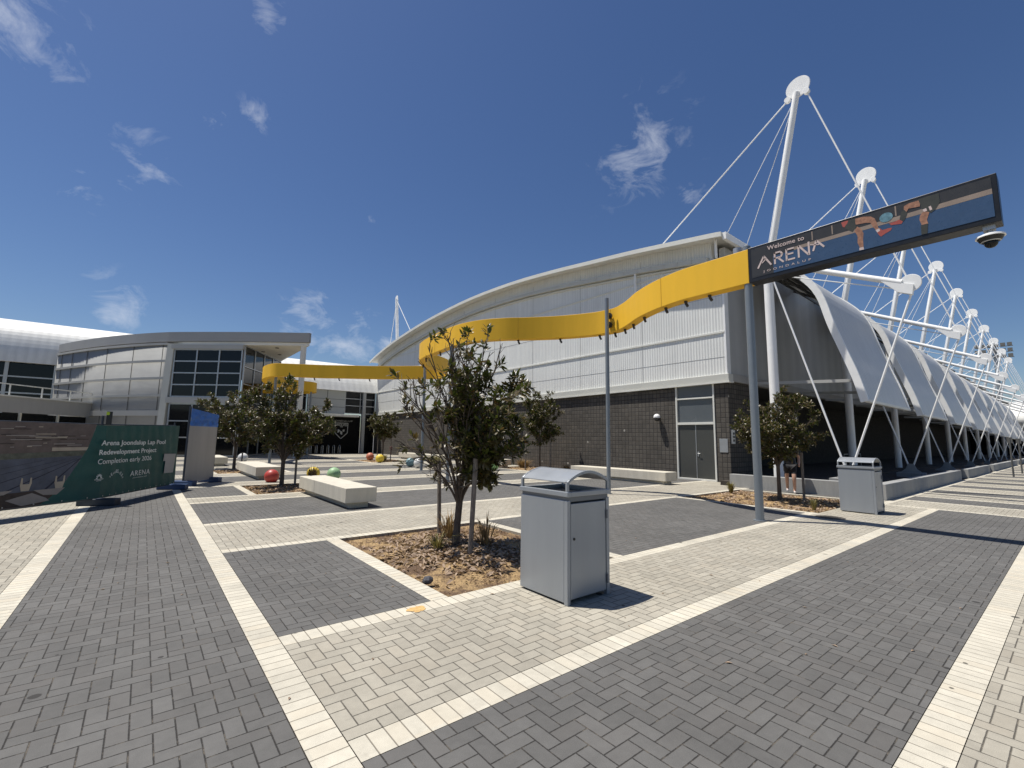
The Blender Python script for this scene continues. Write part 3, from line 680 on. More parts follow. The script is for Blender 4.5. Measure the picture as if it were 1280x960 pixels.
flat([(3.35,5.535),(R_,5.538),(R_,5.625),(3.35,5.60)], .0065, 'screen_beige', 'picture_barrier', disp)
for yy in (3.02, 2.68, 1.72, 1.17): flat([(yy,5.63),(yy-.02,5.63),(yy-.02,5.81),(yy,5.81)], .0068, 'screen_beige', 'picture_post', disp)
ART = [('shirt', 'shoe_art', [(2.517,5.812),(2.421,5.812),(2.366,5.793),(2.441,5.739),(2.473,5.696),(2.501,5.725)]),
 ('leg', 'skin_art', [(2.323,5.568),(2.276,5.641),(2.223,5.586),(2.188,5.484),(2.203,5.364),(2.205,5.223),(2.26,5.224),(2.289,5.323),(2.281,5.445),(2.286,5.474)]),
 ('sock', 'letter_pink', [(2.268,5.222),(2.206,5.222),(2.201,5.169),(2.27,5.174)]),
 ('thigh', 'skin_shade', [(2.31,5.70),(2.14,5.67),(2.05,5.66),(2.05,5.70),(2.2,5.72),(2.3,5.74)]),
 ('leg', 'skin_art', [(2.33,5.805),(2.168,5.792),(2.061,5.755),(2.01,5.701),(1.983,5.603),(1.969,5.51),(1.958,5.48),(2.005,5.471),(2.047,5.556),(2.075,5.637),(2.149,5.665),(2.31,5.685)]),
 ('shorts', 'cloth_art', [(2.40,5.811),(2.293,5.81),(2.299,5.722),(2.282,5.644),(2.352,5.561),(2.447,5.65),(2.465,5.711),(2.426,5.752)]),
 ('shoe', 'shoe_art', [(2.0,5.446),(1.945,5.485),(1.915,5.439),(1.83,5.443),(1.779,5.436),(1.794,5.394),(1.874,5.362),(1.942,5.326),(1.966,5.36)]),
 ('sock', 'letter_pink', [(2.01,5.475),(1.955,5.485),(1.945,5.44),(1.99,5.42)]),
 ('leg', 'skin_art', [(1.603,5.66),(1.593,5.76),(1.529,5.785),(1.378,5.79),(1.386,5.675),(1.475,5.686),(1.535,5.694),(1.571,5.632)]),
 ('sock', 'cloth_art', [(1.636,5.675),(1.597,5.702),(1.553,5.625),(1.591,5.522),(1.624,5.484),(1.671,5.527)]),
 ('shoe', 'shoe_art', [(1.811,5.529),(1.722,5.531),(1.671,5.545),(1.624,5.494),(1.645,5.458),(1.788,5.486)]),
 ('leg', 'skin_art', [(1.398,5.507),(1.357,5.56),(1.27,5.54),(1.315,5.403),(1.302,5.327),(1.384,5.33),(1.409,5.439)]),
 ('shorts', 'cloth_art', [(1.402,5.812),(1.274,5.812),(1.138,5.81),(1.134,5.651),(1.204,5.538),(1.257,5.506),(1.365,5.603),(1.373,5.679)]),
 ('number', 'letter_pink', [(1.36,5.603),(1.31,5.612),(1.30,5.562),(1.34,5.555)]), ('number', 'letter_pink', [(1.28,5.622),(1.25,5.63),(1.235,5.56),(1.265,5.55)]),
 ('sock', 'cloth_art', [(1.398,5.337),(1.306,5.337),(1.325,5.168),(1.401,5.168)]),
 ('ball', 'ball_art', [(1.847+.095*math.cos(k*.349), 5.655+.086*math.sin(k*.349)) for k in range(18)])]
for k, (nm, mt, pl) in enumerate(ART): flat(pl, .0072+.0002*k, mt, 'picture_'+nm, disp)
ydir = (0,-1,0)
text('Welcome to', (SX-.006, 3.853, 5.690), ydir, Z, .70, 'letter_pink', 'lettering', disp, .003, .012, None, 1.06)
XT = SX-.008                     # ARENA drawn in strokes, its first and last A without a full crossbar
s = MB()
def stroke(a, b, wd=.034): s.bar((XT, *a), (XT, *b), wd, .004, Vector((1,0,0)))
zb, zt = 5.345, 5.60
stroke((4.06,zb),(3.93,5.585)); stroke((3.93,5.585),(3.79,zb+.01)); stroke((3.97,5.44),(3.885,5.52),.02)
stroke((3.715,zb),(3.715,zt)); stroke((3.73,zt-.015),(3.60,zt-.015)); stroke((3.60,zt-.02),(3.565,zt-.08)); stroke((3.565,zt-.07),(3.60,zt-.13)); stroke((3.60,zt-.13),(3.73,zt-.13)); stroke((3.65,zt-.14),(3.55,zb))
stroke((3.49,zb),(3.49,zt)); stroke((3.49,zb+.016),(3.335,zb+.016)); stroke((3.49,zt-.016),(3.345,zt-.016)); stroke((3.49,zb+.135),(3.36,zb+.135))
stroke((3.265,zb),(3.265,zt)); stroke((3.265,zt),(3.09,zb+.01)); stroke((3.08,zb),(3.08,zt+.02))
stroke((3.075,5.55),(2.90,5.50),.016); stroke((3.01,5.40),(2.945,5.60)); stroke((2.945,5.60),(2.82,5.43))
s.build('lettering', 'letter_pink', disp)
text('JOONDALUP', (SX-.006, 3.955, 5.228), ydir, Z, .90, 'letter_pink', 'lettering', disp, .003, .0, .058, 1.9)
t = thing('security_camera', 'dark domed security camera hanging under the far end of the screen', 'camera', (10.2, .62, SB))
s = MB(); s.box(10.13, 10.27, .55, .69, SB-.07, SB); s.tube([(10.2,.62,SB-.07),(10.2,.62,SB-.13)], .035, 10); s.build('bracket', 'galv', t)
s = MB(); s.lathe([(.001,0),(.07,-.005),(.17,-.05),(.175,-.075),(.001,-.08)], (10.2,.62,SB-.11), 24); s.build('hood', 'white_steel', t, True)
s = MB(); s.lathe([(.155,-.08),(.13,-.13),(.10,-.15),(.001,-.15)], (10.2,.62,SB-.11), 24); s.build('housing', 'black_frame', t, True)
s = MB(); s.lathe([(.115,-.125),(.12,-.14),(.105,-.15)], (10.2,.62,SB-.11), 24); s.build('trim_ring', 'galv', t, True)
s = MB(); s.sphere((10.2,.62,SB-.27), .085, 18); s.build('lens_dome', 'dark_glass', t, True)

# ------------------------------------------------------------------ litter bins
def make_bin():
    X0, X1, Y0, Y1 = 3.34, 3.98, 3.25, 3.97; H = 1.085; t = thing('litter_bin', '', 'bin', (3.66, 3.61, 0), 'grey metal litter bins')
    s = MB(); T = .03
    s.box(X0, X0+T, Y0+.05, Y1-.002, .02, 1.0); s.box(X1-T, X1, Y0+.05, Y1-.002, .02, 1.0); s.box(X0+T, X1-T, Y1-T, Y1-.004, .02, 1.0); s.box(X0+T, X1-T, Y0+.06, Y1-T, .02, .05)
    s.build('body', 'bin_grey', t, bevel=.006)
    for xx in (X0, X1-.045): MB().box(xx, xx+.045, Y0, Y0+.05, 0, 1.0).build('corner_post', 'bin_grey', t, bevel=.006)
    d = MB().box(X0+.055, X1-.055, Y0+.006, Y0+.034, .05, .965).build('door', 'bin_grey', t, bevel=.005)
    s = MB(); s.lathe([(.001,-.006),(.014,-.006),(.014,.0)], (X0+.10, Y0+.006, .62), 12, (0,1,0)); s.build('lock', 'black_frame', d)
    s = MB()
    for zz in (.12, .78): s.tube([(X1-.045, Y0-.004, zz), (X1-.045, Y0-.004, zz+.09)], .011, 8)
    s.build('hinge', 'bin_dark', d)
    MB().box(X0+.012, X1-.012, Y0+.012, Y1-.012, .985, 1.035).build('shadow_gap', 'bin_dark', t)
    s = MB()
    for a in ((X0-.012, X0+.05, Y0-.012, Y1+.012), (X1-.05, X1+.012, Y0-.012, Y1+.012), (X0+.05, X1-.05, Y0-.012, Y0+.05), (X0+.05, X1-.05, Y1-.05, Y1+.012)): s.box(*a, 1.035, H)
    s.build('rim', 'bin_grey', t, bevel=.006)
    s = MB(); a, b, c, e = X0+.06, X1-.06, Y0+.06, Y1-.06; z0, z1 = .45, 1.03
    s.add([(a,c,z0),(b,c,z0),(b,e,z0),(a,e,z0),(a,c,z1),(b,c,z1),(b,e,z1),(a,e,z1)], [(0,1,2,3),(0,1,5,4),(1,2,6,5),(2,3,7,6),(3,0,4,7)]); s.open = True; s.build('liner', 'bin_liner', t)
    arc = [(lerp(X0, X1, i/14), H+.085+.105*math.sin(math.pi*i/14)**.9) for i in range(15)]
    for yy in (Y0, Y1-.03):
        s = MB(); pts = [(X0+.012, H-.02)]+[(max(X0+.012, min(X1-.012, q)), z) for q, z in arc]+[(X1-.012, H-.02)]
        for p, q in zip(pts, pts[1:]): s.bar((p[0], yy+.015, p[1]), (q[0], yy+.015, q[1]), .03, .026, Vector((0,1,0)))
        s.build('hood_arch', 'bin_grey', t, bevel=.003)
    s = MB()
    for p, q in zip(arc, arc[1:]): s.prism([(p[0], Y0+.031, p[1]+.004), (q[0], Y0+.031, q[1]+.004), (q[0], Y0+.031, q[1]+.012), (p[0], Y0+.031, p[1]+.012)], (0, Y1-Y0-.062, 0))
    s.build('hood', 'bin_grey', t, True)
    return t
b1 = make_bin(); b1['label'] = 'large grey metal litter bin with arched hood beside the near tree bed'
b2 = dup(b1); b2.location = (13.58, 3.42, 0); b2['label'] = 'grey metal litter bin farther off, standing in front of the planter wall'

# ------------------------------------------------------------------ benches and balls
def bench(x0, x1, y0, y1, label, joints, h=.46, ax='y'):
    t = thing('concrete_bench', label, 'bench', ((x0+x1)/2, (y0+y1)/2, 0), 'concrete benches in the plaza')
    s = MB(); cuts = [0]+joints+[1]
    for a, b in zip(cuts, cuts[1:]):
        if ax == 'y': s.box(x0, x1, lerp(y0,y1,a)+.006, lerp(y0,y1,b)-.006, .13, h)
        else: s.box(lerp(x0,x1,a)+.006, lerp(x0,x1,b)-.006, y0, y1, .13, h)
    s.build('seat_slab', 'concrete', t, bevel=.012)
    s = MB(); s.box(x0+.14, x1-.14, y0+.16, y1-.16, -.02, .14); s.build('plinth', 'concrete', t)
bench(3.62, 4.34, 10.35, 14.25, 'long pale concrete bench nearest the camera, left of the near tree', [.62])
bench(3.30, 4.15, 18.9, 23.3, 'pale concrete bench behind the red ball, left of the bushy tree', [.5])
bench(2.75, 3.55, 28.0, 31.5, 'pale concrete bench half hidden beside the grey hoarding panel', [.5])
bench(15.2, 15.95, 9.75, 14.6, 'long pale concrete bench in front of the blockwork wall behind the near bin', [.55])
bench(15.9, 16.6, 20.6, 23.8, 'pale concrete bench by the blockwork wall, beside the lime ball', [.5])
bench(15.6, 16.4, 27.0, 33.4, 'farthest pale concrete bench along the blockwork wall, near the entrance', [.3, .65])
def ball(x, y, z, r, mat, label):
    s = MB(); s.sphere((x, y, z+r*.985), r, 28); s.build('painted_ball', mat, None, True)
    tag(COL.objects[-1], label, 'ball', 'painted concrete balls')
ball(3.62, 17.85, -.04, .24, 'ball_red', 'red painted ball in the mulch bed under the bushy tree')
ball(5.1, 18.2, 0, .235, 'ball_yellow', 'yellow painted ball just beyond the far end of the near bench')
ball(5.62, 17.45, 0, .24, 'ball_green', 'green painted ball right of the yellow one, beyond the near bench')
ball(12.45, 31.2, 0, .27, 'ball_orange', 'rusty orange ball left of the small tree by the entrance')
ball(11.9, 28.2, 0, .27, 'ball_yellow', 'yellow ball in front of the small tree by the entrance')
ball(11.75, 23.6, 0, .25, 'ball_blue', 'pale blue ball touching a white ball beside the far post')
ball(11.65, 22.4, 0, .27, 'ball_white', 'white ball just left of the far grey post')
ball(14.3, 19.2, 0, .26, 'ball_lime', 'lime green ball by the wall bench, right of the near tree')
ball(4.75, 31.5, 0, .28, 'ball_white', 'whitish ball beside the trunk of the left hand tree')

# ------------------------------------------------------------------ banner fence and hoarding panel
PA, PB = Vector((-.66, 13.88, 0)), Vector((.79, 16.8, 0)); UL = Vector((-2.34, -2.21, 0)).normalized(); PC = PA+UL*5.2
U1 = (PB-PA).normalized(); LEN = (PB-PA).length
bn = thing('banner_fence', 'mesh banner fence with green notice and a printed pool scene', 'fence', tuple(PA))
N1 = Vector((U1.y, -U1.x, 0)); N2 = Vector((-UL.y, UL.x, 0))     # towards the plaza
def sheet(fn, nu, nv, mat, name, parent):
    s = MB(); s.open = True; s.v = [fn(i/nu, j/nv) for j in range(nv+1) for i in range(nu+1)]
    s.f = [[j*(nu+1)+i, j*(nu+1)+i+1, (j+1)*(nu+1)+i+1, (j+1)*(nu+1)+i] for j in range(nv) for i in range(nu)]; s.mi = [0]*len(s.f)
    return s.build(name, mat, parent, smooth=True)
def wave(sx, v): return min(1, max(0, sx)/.4)*(.022*math.sin(sx*5.1+v*2.0)*(1-v)*v*4*.6+.008*math.sin(sx*17+v*5))
BZ0, BZ1 = .17, 1.80
def p1(sx, z, off=0.0): return PA+U1*sx+Z*z+N1*(off+wave(sx, (z-BZ0)/(BZ1-BZ0)))
def p2(sx, z, off=0.0): return PA+UL*sx+Z*z+N2*(off)
def top1(sx): return lerp(1.78, 1.86, sx/LEN)
gb = sheet(lambda u, v: p1(u*LEN*1.03, lerp(BZ0, top1(u*LEN), v)), 60, 12, 'banner_green', 'banner', bn)
def dgs(z): return interp([(.17,1.15),(.29,.975),(.467,.806),(.78,.616),(1.28,.354),(1.72,.238),(1.9,.21)], z)
sheet(lambda u, v: p2(dgs(lerp(BZ0,1.78,v))*u, lerp(BZ0, 1.78, v)), 4, 14, 'banner_green', 'banner', bn)
pic = sheet(lambda u, v: p2(lerp(dgs(lerp(BZ0,1.78,v)), 5.2, u), lerp(BZ0, 1.80, v)), 12, 14, 'banner_brown', 'banner_picture', bn)
def patch(poly, off, mat, name='printed_shape', parent=None):   # flat printed shapes on the second panel
    s = MB(); s.prism([p2(a, b, off) for a, b in poly], N2*.0012); return s.build(name, mat, parent or pic)
def clip(sx, z): return max(sx, dgs(z)+.003)
patch([(clip(0,1.12),1.12),(5.2,1.0),(5.2,.45),(clip(0,.45),.45)]+[(clip(0,zz),zz) for zz in (.55,.65,.78,.9,1.0)], .002, 'banner_water', 'printed_pool')
patch([(clip(0,1.22),1.22),(5.2,1.14),(5.2,1.0),(clip(0,1.12),1.12)], .0035, 'banner_olive', 'printed_hedge')
patch([(clip(0,1.30),1.30),(1.05,1.30),(1.05,1.23),(clip(0,1.23),1.23)], .004, 'banner_cream', 'printed_wall')
patch([(clip(0,.46),.46),(5.2,.42),(5.2,BZ0+.01),(clip(0,BZ0+.01),BZ0+.01),(clip(0,.3),.3)], .0037, 'banner_dark', 'printed_deck')
for a, b in ((.42, 1.75), (.55, 2.4), (.75, 3.3), (1.1, 4.2), (.33, 1.05)):
    patch([(clip(a,1.06),1.06),(clip(a,1.06)+.015,1.06),(b+.05,.47),(b,.47)], .0047, 'banner_lane', 'printed_lane')
patch([(1.30,.42),(1.72,.32),(1.45,.19),(.98,.24),(1.05,.30)], .0055, 'banner_beige', 'printed_paving'); patch([(.72,.47),(1.28,.47),(1.1,.36),(.86,.34)], .0055, 'banner_beige', 'printed_paving')
patch([(1.62,.5),(2.6,.5),(2.5,.40),(1.75,.43)], .0055, 'banner_beige', 'printed_paving'); patch([(1.9,.36),(2.9,.33),(3.4,.22),(2.1,.2)], .0055, 'banner_beige', 'printed_paving')
for c0 in (.83, 1.42, 2.2, 3.1):
    patch([(c0-.06,.47),(c0+.07,.47),(c0+.10,.60),(c0-.09,.60)], .006, 'banner_cream', 'printed_block')
    for dx in (-.075, .075): patch([(c0+dx-.02,.6),(c0+dx+.02,.6),(c0+dx+.012,.72),(c0+dx-.012,.72)], .006, 'banner_cream', 'printed_rail')
rnd = random.Random(11)
for k in range(64):
    a = rnd.uniform(.3, 4.8); zz = rnd.uniform(1.27, 1.74); ln = rnd.uniform(.05, .6)
    patch([(clip(a,zz),zz),(clip(a,zz)+ln,zz-.01*ln),(clip(a,zz)+ln,zz+.012),(clip(a,zz),zz+.016)], .004+.0003*(k % 4), rnd.choice(['banner_beige','banner_dark','banner_dark','banner_cream']), 'printed_roof')
def lt(sx, z, st, wd, mat='banner_white', bold=.01, hgt=None, spacing=1.0):
    text(st, p1(sx, z, .03), U1, Z, wd, mat, 'lettering', gb, .002, bold, hgt, spacing)
lt(-.17, 1.335, 'Arena Joondalup Lap Pool', 2.72, 'banner_white', .02, .15)
lt(-.21, 1.125, 'Redevelopment Project', 2.33, 'banner_white', .02, .15)
lt(-.22, .92, 'Completion early 2026', 2.14, 'banner_white', .006, .15)
lt(1.05, .56, 'ARENA', .86, 'banner_white', .0, .125, 1.15); lt(1.15, .50, 'JOONDALUP', .62, 'banner_white', 0, .03, 1.3)
for k, ch in enumerate('VENUESWEST'):
    a = math.pi*(1-k/9.0)*.62+.55; c = Vector((.50, .42)); r_ = .27
    pt = c+Vector((math.cos(a), math.sin(a)))*r_; xd = Vector((math.sin(a), -math.cos(a)))
    text(ch, p1(pt.x-.02, pt.y, .03), U1*xd.x+Z*xd.y, -U1*xd.y+Z*xd.x, .042, 'banner_white', 'lettering', gb, .002, .01)
s = MB()
for k in range(7):
    a = math.pi*k/6; b = Vector((-.12+math.cos(a)*.10, .615+math.sin(a)*.09)); s.bar(p1(-.12+math.cos(a)*.05, .615+math.sin(a)*.04, .034), p1(b.x, b.y, .034), .022, .003, N1)
s.bar(p1(-.27,.585,.034), p1(.03,.585,.034), .012, .003, N1); s.bar(p1(-.2,.555,.034), p1(-.04,.555,.034), .010, .003, N1); s.build('crest', 'banner_white', gb)
s = MB(); s.prism([p1(2.60,.52,.03), p1(3.18,.50,.03), p1(3.22,1.04,.03), p1(2.52,1.06,.03), p1(2.50,.86,.03), p1(2.62,.86,.03)], N1*.002); s.build('sticker', 'board_grey', gb)
s = MB()
for k in range(14): s.lathe([(.001,0),(.014,0),(.014,.004),(.001,.004)], p1(.12+k*.245, BZ0+.03, .008), 8, N1)
for k in range(9): s.lathe([(.001,0),(.014,0),(.014,.004),(.001,.004)], p2(.25+k*.5, BZ0+.03, .01), 8, N2)
s.build('eyelets', 'galv', gb)
def post(p, h, name='fence_post'): 
    s = MB(); s.tube([p, p+Z*h], .022, 10); return s.build(name, 'dark_foot', bn, True)
for p, h in ((PA-N1*.1, 2.0), (PB-N1*.1, 1.95), (PC-N2*.1, 1.9), (PA+UL*2.6-N2*.1, 1.9)): post(p, h)
for zz, h in ((BZ0-.02, 0), (1.80, 0)):
    s = MB(); s.tube([PC-N2*.07+Z*zz, PA-N1*.07+Z*zz], .015, 8); s.tube([PA-N1*.07+Z*zz, PB-N1*.07+Z*(zz+(.06 if zz > 1 else 0))], .015, 8); s.build('fence_rail', 'dark_foot', bn, True)
for p, d, m in ((PA+U1*.05, N1, 'dark_foot'), (PB+U1*.05, N1, 'blue_foot'), (PA+UL*2.6, N2, 'dark_foot'), (PC, N2, 'dark_foot')):
    s = MB(); s.bar(p-d*.38+Z*.075, p+d*.36+Z*.075, .24, .15); s.build('fence_foot', m, bn, bevel=.02)
s = MB(); s.box(PA.x-.03, PA.x+.07, PA.y-.0, PA.y+.07, 1.80, 2.10); o = s.build('post_wrap', 'black_frame', bn); s = MB(); s.box(PA.x-.035, PA.x+.02, PA.y-.006, PA.y+.03, 2.02, 2.09); s.build('tape', 'lime_tape', o)
Q0, Q1 = Vector((1.10, 17.75, 0)), Vector((1.98, 19.0, 0)); UQ = (Q1-Q0).normalized(); NQ = Vector((UQ.y, -UQ.x, 0)); LQ = (Q1-Q0).length
hp = thing('hoarding_panel', 'upright grey hoarding panel topped with crumpled blue plastic wrap', 'panel', tuple(Q0))
s = MB(); s.prism([Q0+Z*.08, Q1+Z*.10, Q1+Z*1.9, Q0+Z*1.95], NQ*.03); s.build('board', 'board_grey', hp)
sheet(lambda u, v: Q0+UQ*(LQ*u)+Z*lerp(1.88, 2.44-.14*u, v)+NQ*(.045+.03*noise.noise(Vector((u*5, v*4, 2)))), 24, 12, 'blue_wrap', 'plastic_wrap', hp)
for p, hh in ((Q0, 2.5), (Q1, 2.34)):
    s = MB(); s.bar(p, p+Z*hh, .05, .05, UQ); s.build('panel_post', 'dark_foot', hp)
for p in (Q0+UQ*.05, Q1-UQ*.08):
    s = MB(); s.bar(p-NQ*.35+Z*.08, p+NQ*.32+Z*.08, .26, .16); s.build('panel_foot', 'blue_foot', hp, bevel=.02)

# ------------------------------------------------------------------ curved metal building on the left
cb = thing('curved_building', 'grey building with a curved panelled metal wall, tall windows and a deep flat roof', 'building', (3, 42, 0))
cw = []
for k in range(33):
    u = k/32; cw.append(Vector((.95*(1-u)**2-3.125*2*u*(1-u)-6.3*u*u, 42.45*(1-u)**2+47.475*2*u*(1-u)+55.4*u*u, 0)))
s = MB(); 
for a, b in zip(cw, cw[1:]): s.add([(a.x,a.y,-.1),(b.x,b.y,-.1),(b.x,b.y,8.35),(a.x,a.y,8.35)], [(0,1,2,3)])
s.v2 = None; m_ = s.build('metal_wall', 'pillow_metal', cb, True)
md = m_.modifiers.new('solid', 'SOLIDIFY'); md.thickness = .2; md.offset = 0
for zz in (8.35, 7.05, 5.75, 4.45, 3.15, 1.85):
    s = MB()
    for a, b in zip(cw, cw[1:]):
        d = (b-a).normalized(); n_ = Vector((d.y, -d.x, 0)); n_ = -n_ if n_.dot(Vector((-.7,-.7,0))) < 0 else n_
        s.bar(a+n_*.13+Z*zz, b+d*.02+n_*.13+Z*zz, .14, .17 if zz != 3.15 else .4)
    s.build('wall_rail', 'soffit_grey', cb)
s = MB()
for i in (1, 8, 15, 21, 26, 30):
    a = cw[i]; s.box(a.x-.13, a.x-.09, a.y-.12, a.y-.08, 0, 8.3)
s.build('panel_joint', 'steel_dark', cb)
roof_line = [Vector((9.06,35.45,0)), Vector((6.84,37.2,0)), Vector((4.97,38.75,0)), Vector((3.12,40.4,0)), Vector((1.72,41.7,0))]+cw
back = [Vector((-6.3,60,0)), Vector((9.2,60,0))]
s = MB(); s.prism([p+Z*8.55 for p in roof_line+back], (0,0,.7)); s.build('roof_slab', 'soffit_grey', cb)
s = MB()
for a, b in zip(roof_line, roof_line[1:]):
    d = (b-a).normalized(); n_ = Vector((-d.y, d.x, 0)); n_ = -n_ if n_.dot(Vector((-.6,-.75,0))) < 0 else n_
    s.bar(a+n_*.06+Z*8.9, b+d*.02+n_*.06+Z*8.9, .1, .72)
s.bar(roof_line[0]+Vector((.03,0,8.9)), Vector((9.2,60,8.9)), .1, .72); s.build('roof_fascia', 'fascia_grey', cb)
s = MB(); s.prism([p+Z*8.3 for p in roof_line[:5]+[Vector((1.2,42.6,0)), Vector((5.5,47,0)), Vector((9.12,46,0))]], (0,0,.22)); s.build('soffit', 'white_trim', cb)
s = MB()
for px_, py_ in ((7.4,38.0),(8.2,41.0),(6.9,40.5),(5.9,39.6)): s.lathe([(.001,0),(.14,0),(.14,.03)], (px_, py_, 8.27), 12)
s.build('downlight', 'dark_fitting', cb)
s = MB(); s.tube([(8.79,35.95,-.1),(8.79,35.95,8.35)], .2, 16); s.build('column', 'white_trim', cb, True)
s = MB(); s.bar((.98,42.5,-.1), (1.18,42.25,8.35), .5, .5, Vector((.64,.76,0))); s.build('corner_pier', 'offwhite_panel', cb)
def curtain(a, b, zrows, ncol, name, parent, mullion=.07, nrm=None):
    a = Vector(a); b = Vector(b); d = (b-a).normalized(); n_ = nrm or Vector((d.y,-d.x,0)); f = MB()
    for k in range(ncol+1):
        p = a.lerp(b, k/ncol); f.bar(p+n_*.04+Z*zrows[0], p+n_*.04+Z*zrows[-1], mullion, .1, d)
    for zz in zrows: f.bar(a+n_*.05+Z*zz, b+n_*.05+Z*zz, .1, mullion)
    fr = f.build(name, 'galv', parent)
    g_ = MB(); g_.prism([a+Z*zrows[0], b+Z*zrows[0], b+Z*zrows[-1], a+Z*zrows[-1]], n_*.02); g_.build('pane', 'dark_glass', fr)
nF = Vector((-.67,-.74,0)).normalized()
curtain((1.35,42.0,0), (5.25,38.65,0), [4.40,5.28,6.16,7.04,7.92], 3, 'window', cb, .09, nF)
curtain((1.35,42.0,0), (5.25,38.65,0), [.1,1.4,2.6,3.85], 3, 'window', cb, .09, nF)
s = MB(); s.bar(Vector((1.2,42.1,4.12))+nF*.12, Vector((5.35,38.55,4.12))+nF*.12, .3, .42); s.bar(Vector((1.2,42.1,8.12))+nF*.1, Vector((5.35,38.55,8.12))+nF*.1, .25, .32); s.build('spandrel', 'soffit_grey', cb)
curtain((5.35,38.6,0), (9.05,44.7,0), [.1,1.4,2.7,4.1,5.4,6.7,8.25], 4, 'window', cb, .07)
curtain((9.05,44.7,0), (11.8,46.2,0), [.1,1.4,2.7,4.1,5.4,6.0], 3, 'window', cb, .07)

# low pavilion and barrel roof beyond it, far left
pvn = thing('pavilion_building', 'low grey building with railed terrace under a white barrel roof, far left', 'building', (-8, 46, 0))
TA, TB = Vector((-3.2,49.4,0)), Vector((-16,31.4,0)); dT = (TB-TA).normalized(); nT = Vector((-dT.y, dT.x, 0)); nT = nT if nT.dot(Vector((.4,-.8,0))) > 0 else -nT
s = MB(); s.bar(TA+Z*3.40, TB+Z*3.40, .3, 1.02); s.build('terrace_parapet', 'render_grey', pvn)
s = MB(); s.bar(TA+nT*.03+Z*3.96, TB+nT*.03+Z*3.96, .4, .09); s.build('coping', 'white_trim', pvn)
s = MB(); s.bar(TA-nT*.1+Z*4.75, TB-nT*.1+Z*4.75, .07, .07)
for k in range(11): p = TA.lerp(TB, k/10); s.bar(p-nT*.1+Z*4.0, p-nT*.1+Z*4.75, .06, .06, dT)
s.build('railing', 'white_trim', pvn)
s = MB(); s.bar(TA-nT*.5+Z*1.4, TB-nT*.5+Z*1.4, .2, 2.9); s.build('lower_window', 'dark_glass', pvn)
s = MB()
for k in range(9): p = TA.lerp(TB, k/8); s.bar(p-nT*.3+Z*.0, p-nT*.3+Z*2.9, .12, .12, dT)
s.bar(TA-nT*.2+Z*2.25, TB-nT*.2+Z*2.25, .1, .1); s.build('mullion', 'offwhite_panel', pvn)
s = MB(); prof = [(61.5,11.6),(60.0,11.75),(58.6,11.3),(57.6,10.3),(57.0,9.0),(56.7,7.6)]
pr = [(p.y, p.z) for p in smooth_path([(0,y,z) for y,z in prof], 4)]
for a, b in zip(pr, pr[1:]): s.prism([(-50,*a),(-50,*b),(-50,b[0]+.12,b[1]-.03),(-50,a[0]+.05,a[1]-.12)], (60,0,0))
s.build('barrel_roof', 'roof_metal', pvn)
s = MB(); s.box(-50, -5.6, 57.2, 57.4, 0, 7.7); s.build('upper_window', 'dark_glass', pvn)
s = MB()
for x in (-50,-44,-38,-32,-26,-20,-14,-9.6,-6.6): s.box(x-.12, x+.12, 57.0, 57.15, 0, 7.65)
s.box(-50, -5.6, 57.02, 57.12, 6.3, 6.42); s.box(-50, -5.6, 57.02, 57.12, 4.9, 5.02); s.build('upper_mullion', 'galv', pvn)
s = MB(); s.prism([(-11.2,52,7.0),(-14,52,7.0),(-14,52,10.3),(-11.6,52,9.4),(-11.0,52,9.0)], (0,.4,0)); s.build('gable_end', 'render_grey', pvn)
s = MB(); s.bar((-10.8,51.9,9.1), (-14.5,51.9,10.7), .5, .22); s.build('gable_fascia', 'white_trim', pvn)

# ------------------------------------------------------------------ entrance building at the back
en = thing('entrance_building', 'entrance block with white barrel roof, cream panels and black wall', 'building', (14, 45.5, 0))
s = MB(); prof = [(52,9.0),(49.8,9.42),(48,9.1),(46.6,8.3),(45.6,7.25),(44.95,6.1)]
pr = [(p.y, p.z) for p in smooth_path([(0,y,z) for y,z in prof], 4)]
for a, b in zip(pr, pr[1:]): s.prism([(8.8,*a),(8.8,*b),(8.8,b[0]+.1,b[1]-.02),(8.8,a[0]+.04,a[1]-.1)], (22,0,0))
s.build('barrel_roof', 'roof_metal', en)
MB().box(17.0, 18.38, 45.45, 45.55, -.1, 3.95).build('lower_glass', 'dark_glass', en)
MB().box(11.8, 15.25, 45.35, 45.7, 3.75, 6.2).build('cream_panels', 'offwhite_panel', en)
s = MB()
for x in (13.55,): s.box(x-.02, x+.02, 45.325, 45.35, 3.8, 6.1)
for zz in (4.5, 5.25): s.box(11.8, 15.25, 45.325, 45.35, zz-.015, zz+.015)
s.build('panel_joint', 'steel_dark', en)
s = MB(); s.box(9.3, 16.35, 44.2, 45.33, 3.54, 3.76); s.build('awning', 'white_trim', en, bevel=.02)
MB().box(9.4, 16.9, 45.36, 45.5, -.1, 3.74).build('black_wall', 'black_wall', en)
curtain((15.3,45.5,0), (18.35,45.5,0), [3.95,4.7,5.4,6.1], 2, 'window', en, .07)
s = MB(); s.box(16.95, 17.25, 45.0, 45.3, -.1, 6.1); s.build('pillar', 'soffit_grey', en)
EY = 45.33
em = MB()
def es(a, b, wd=.06): em.bar((a[0],EY,a[1]), (b[0],EY,b[1]), wd, .02, Vector((0,1,0)))
EX = 15.05
for a, b in (((-.62,2.95),(.62,2.95)), ((-.62,2.95),(-.60,2.0)), ((.62,2.95),(.60,2.0)), ((-.60,2.0),(0,1.42)), ((.60,2.0),(0,1.42)), ((-.12,2.58),(.12,2.58))): es((EX+a[0],a[1]), (EX+b[0],b[1]))
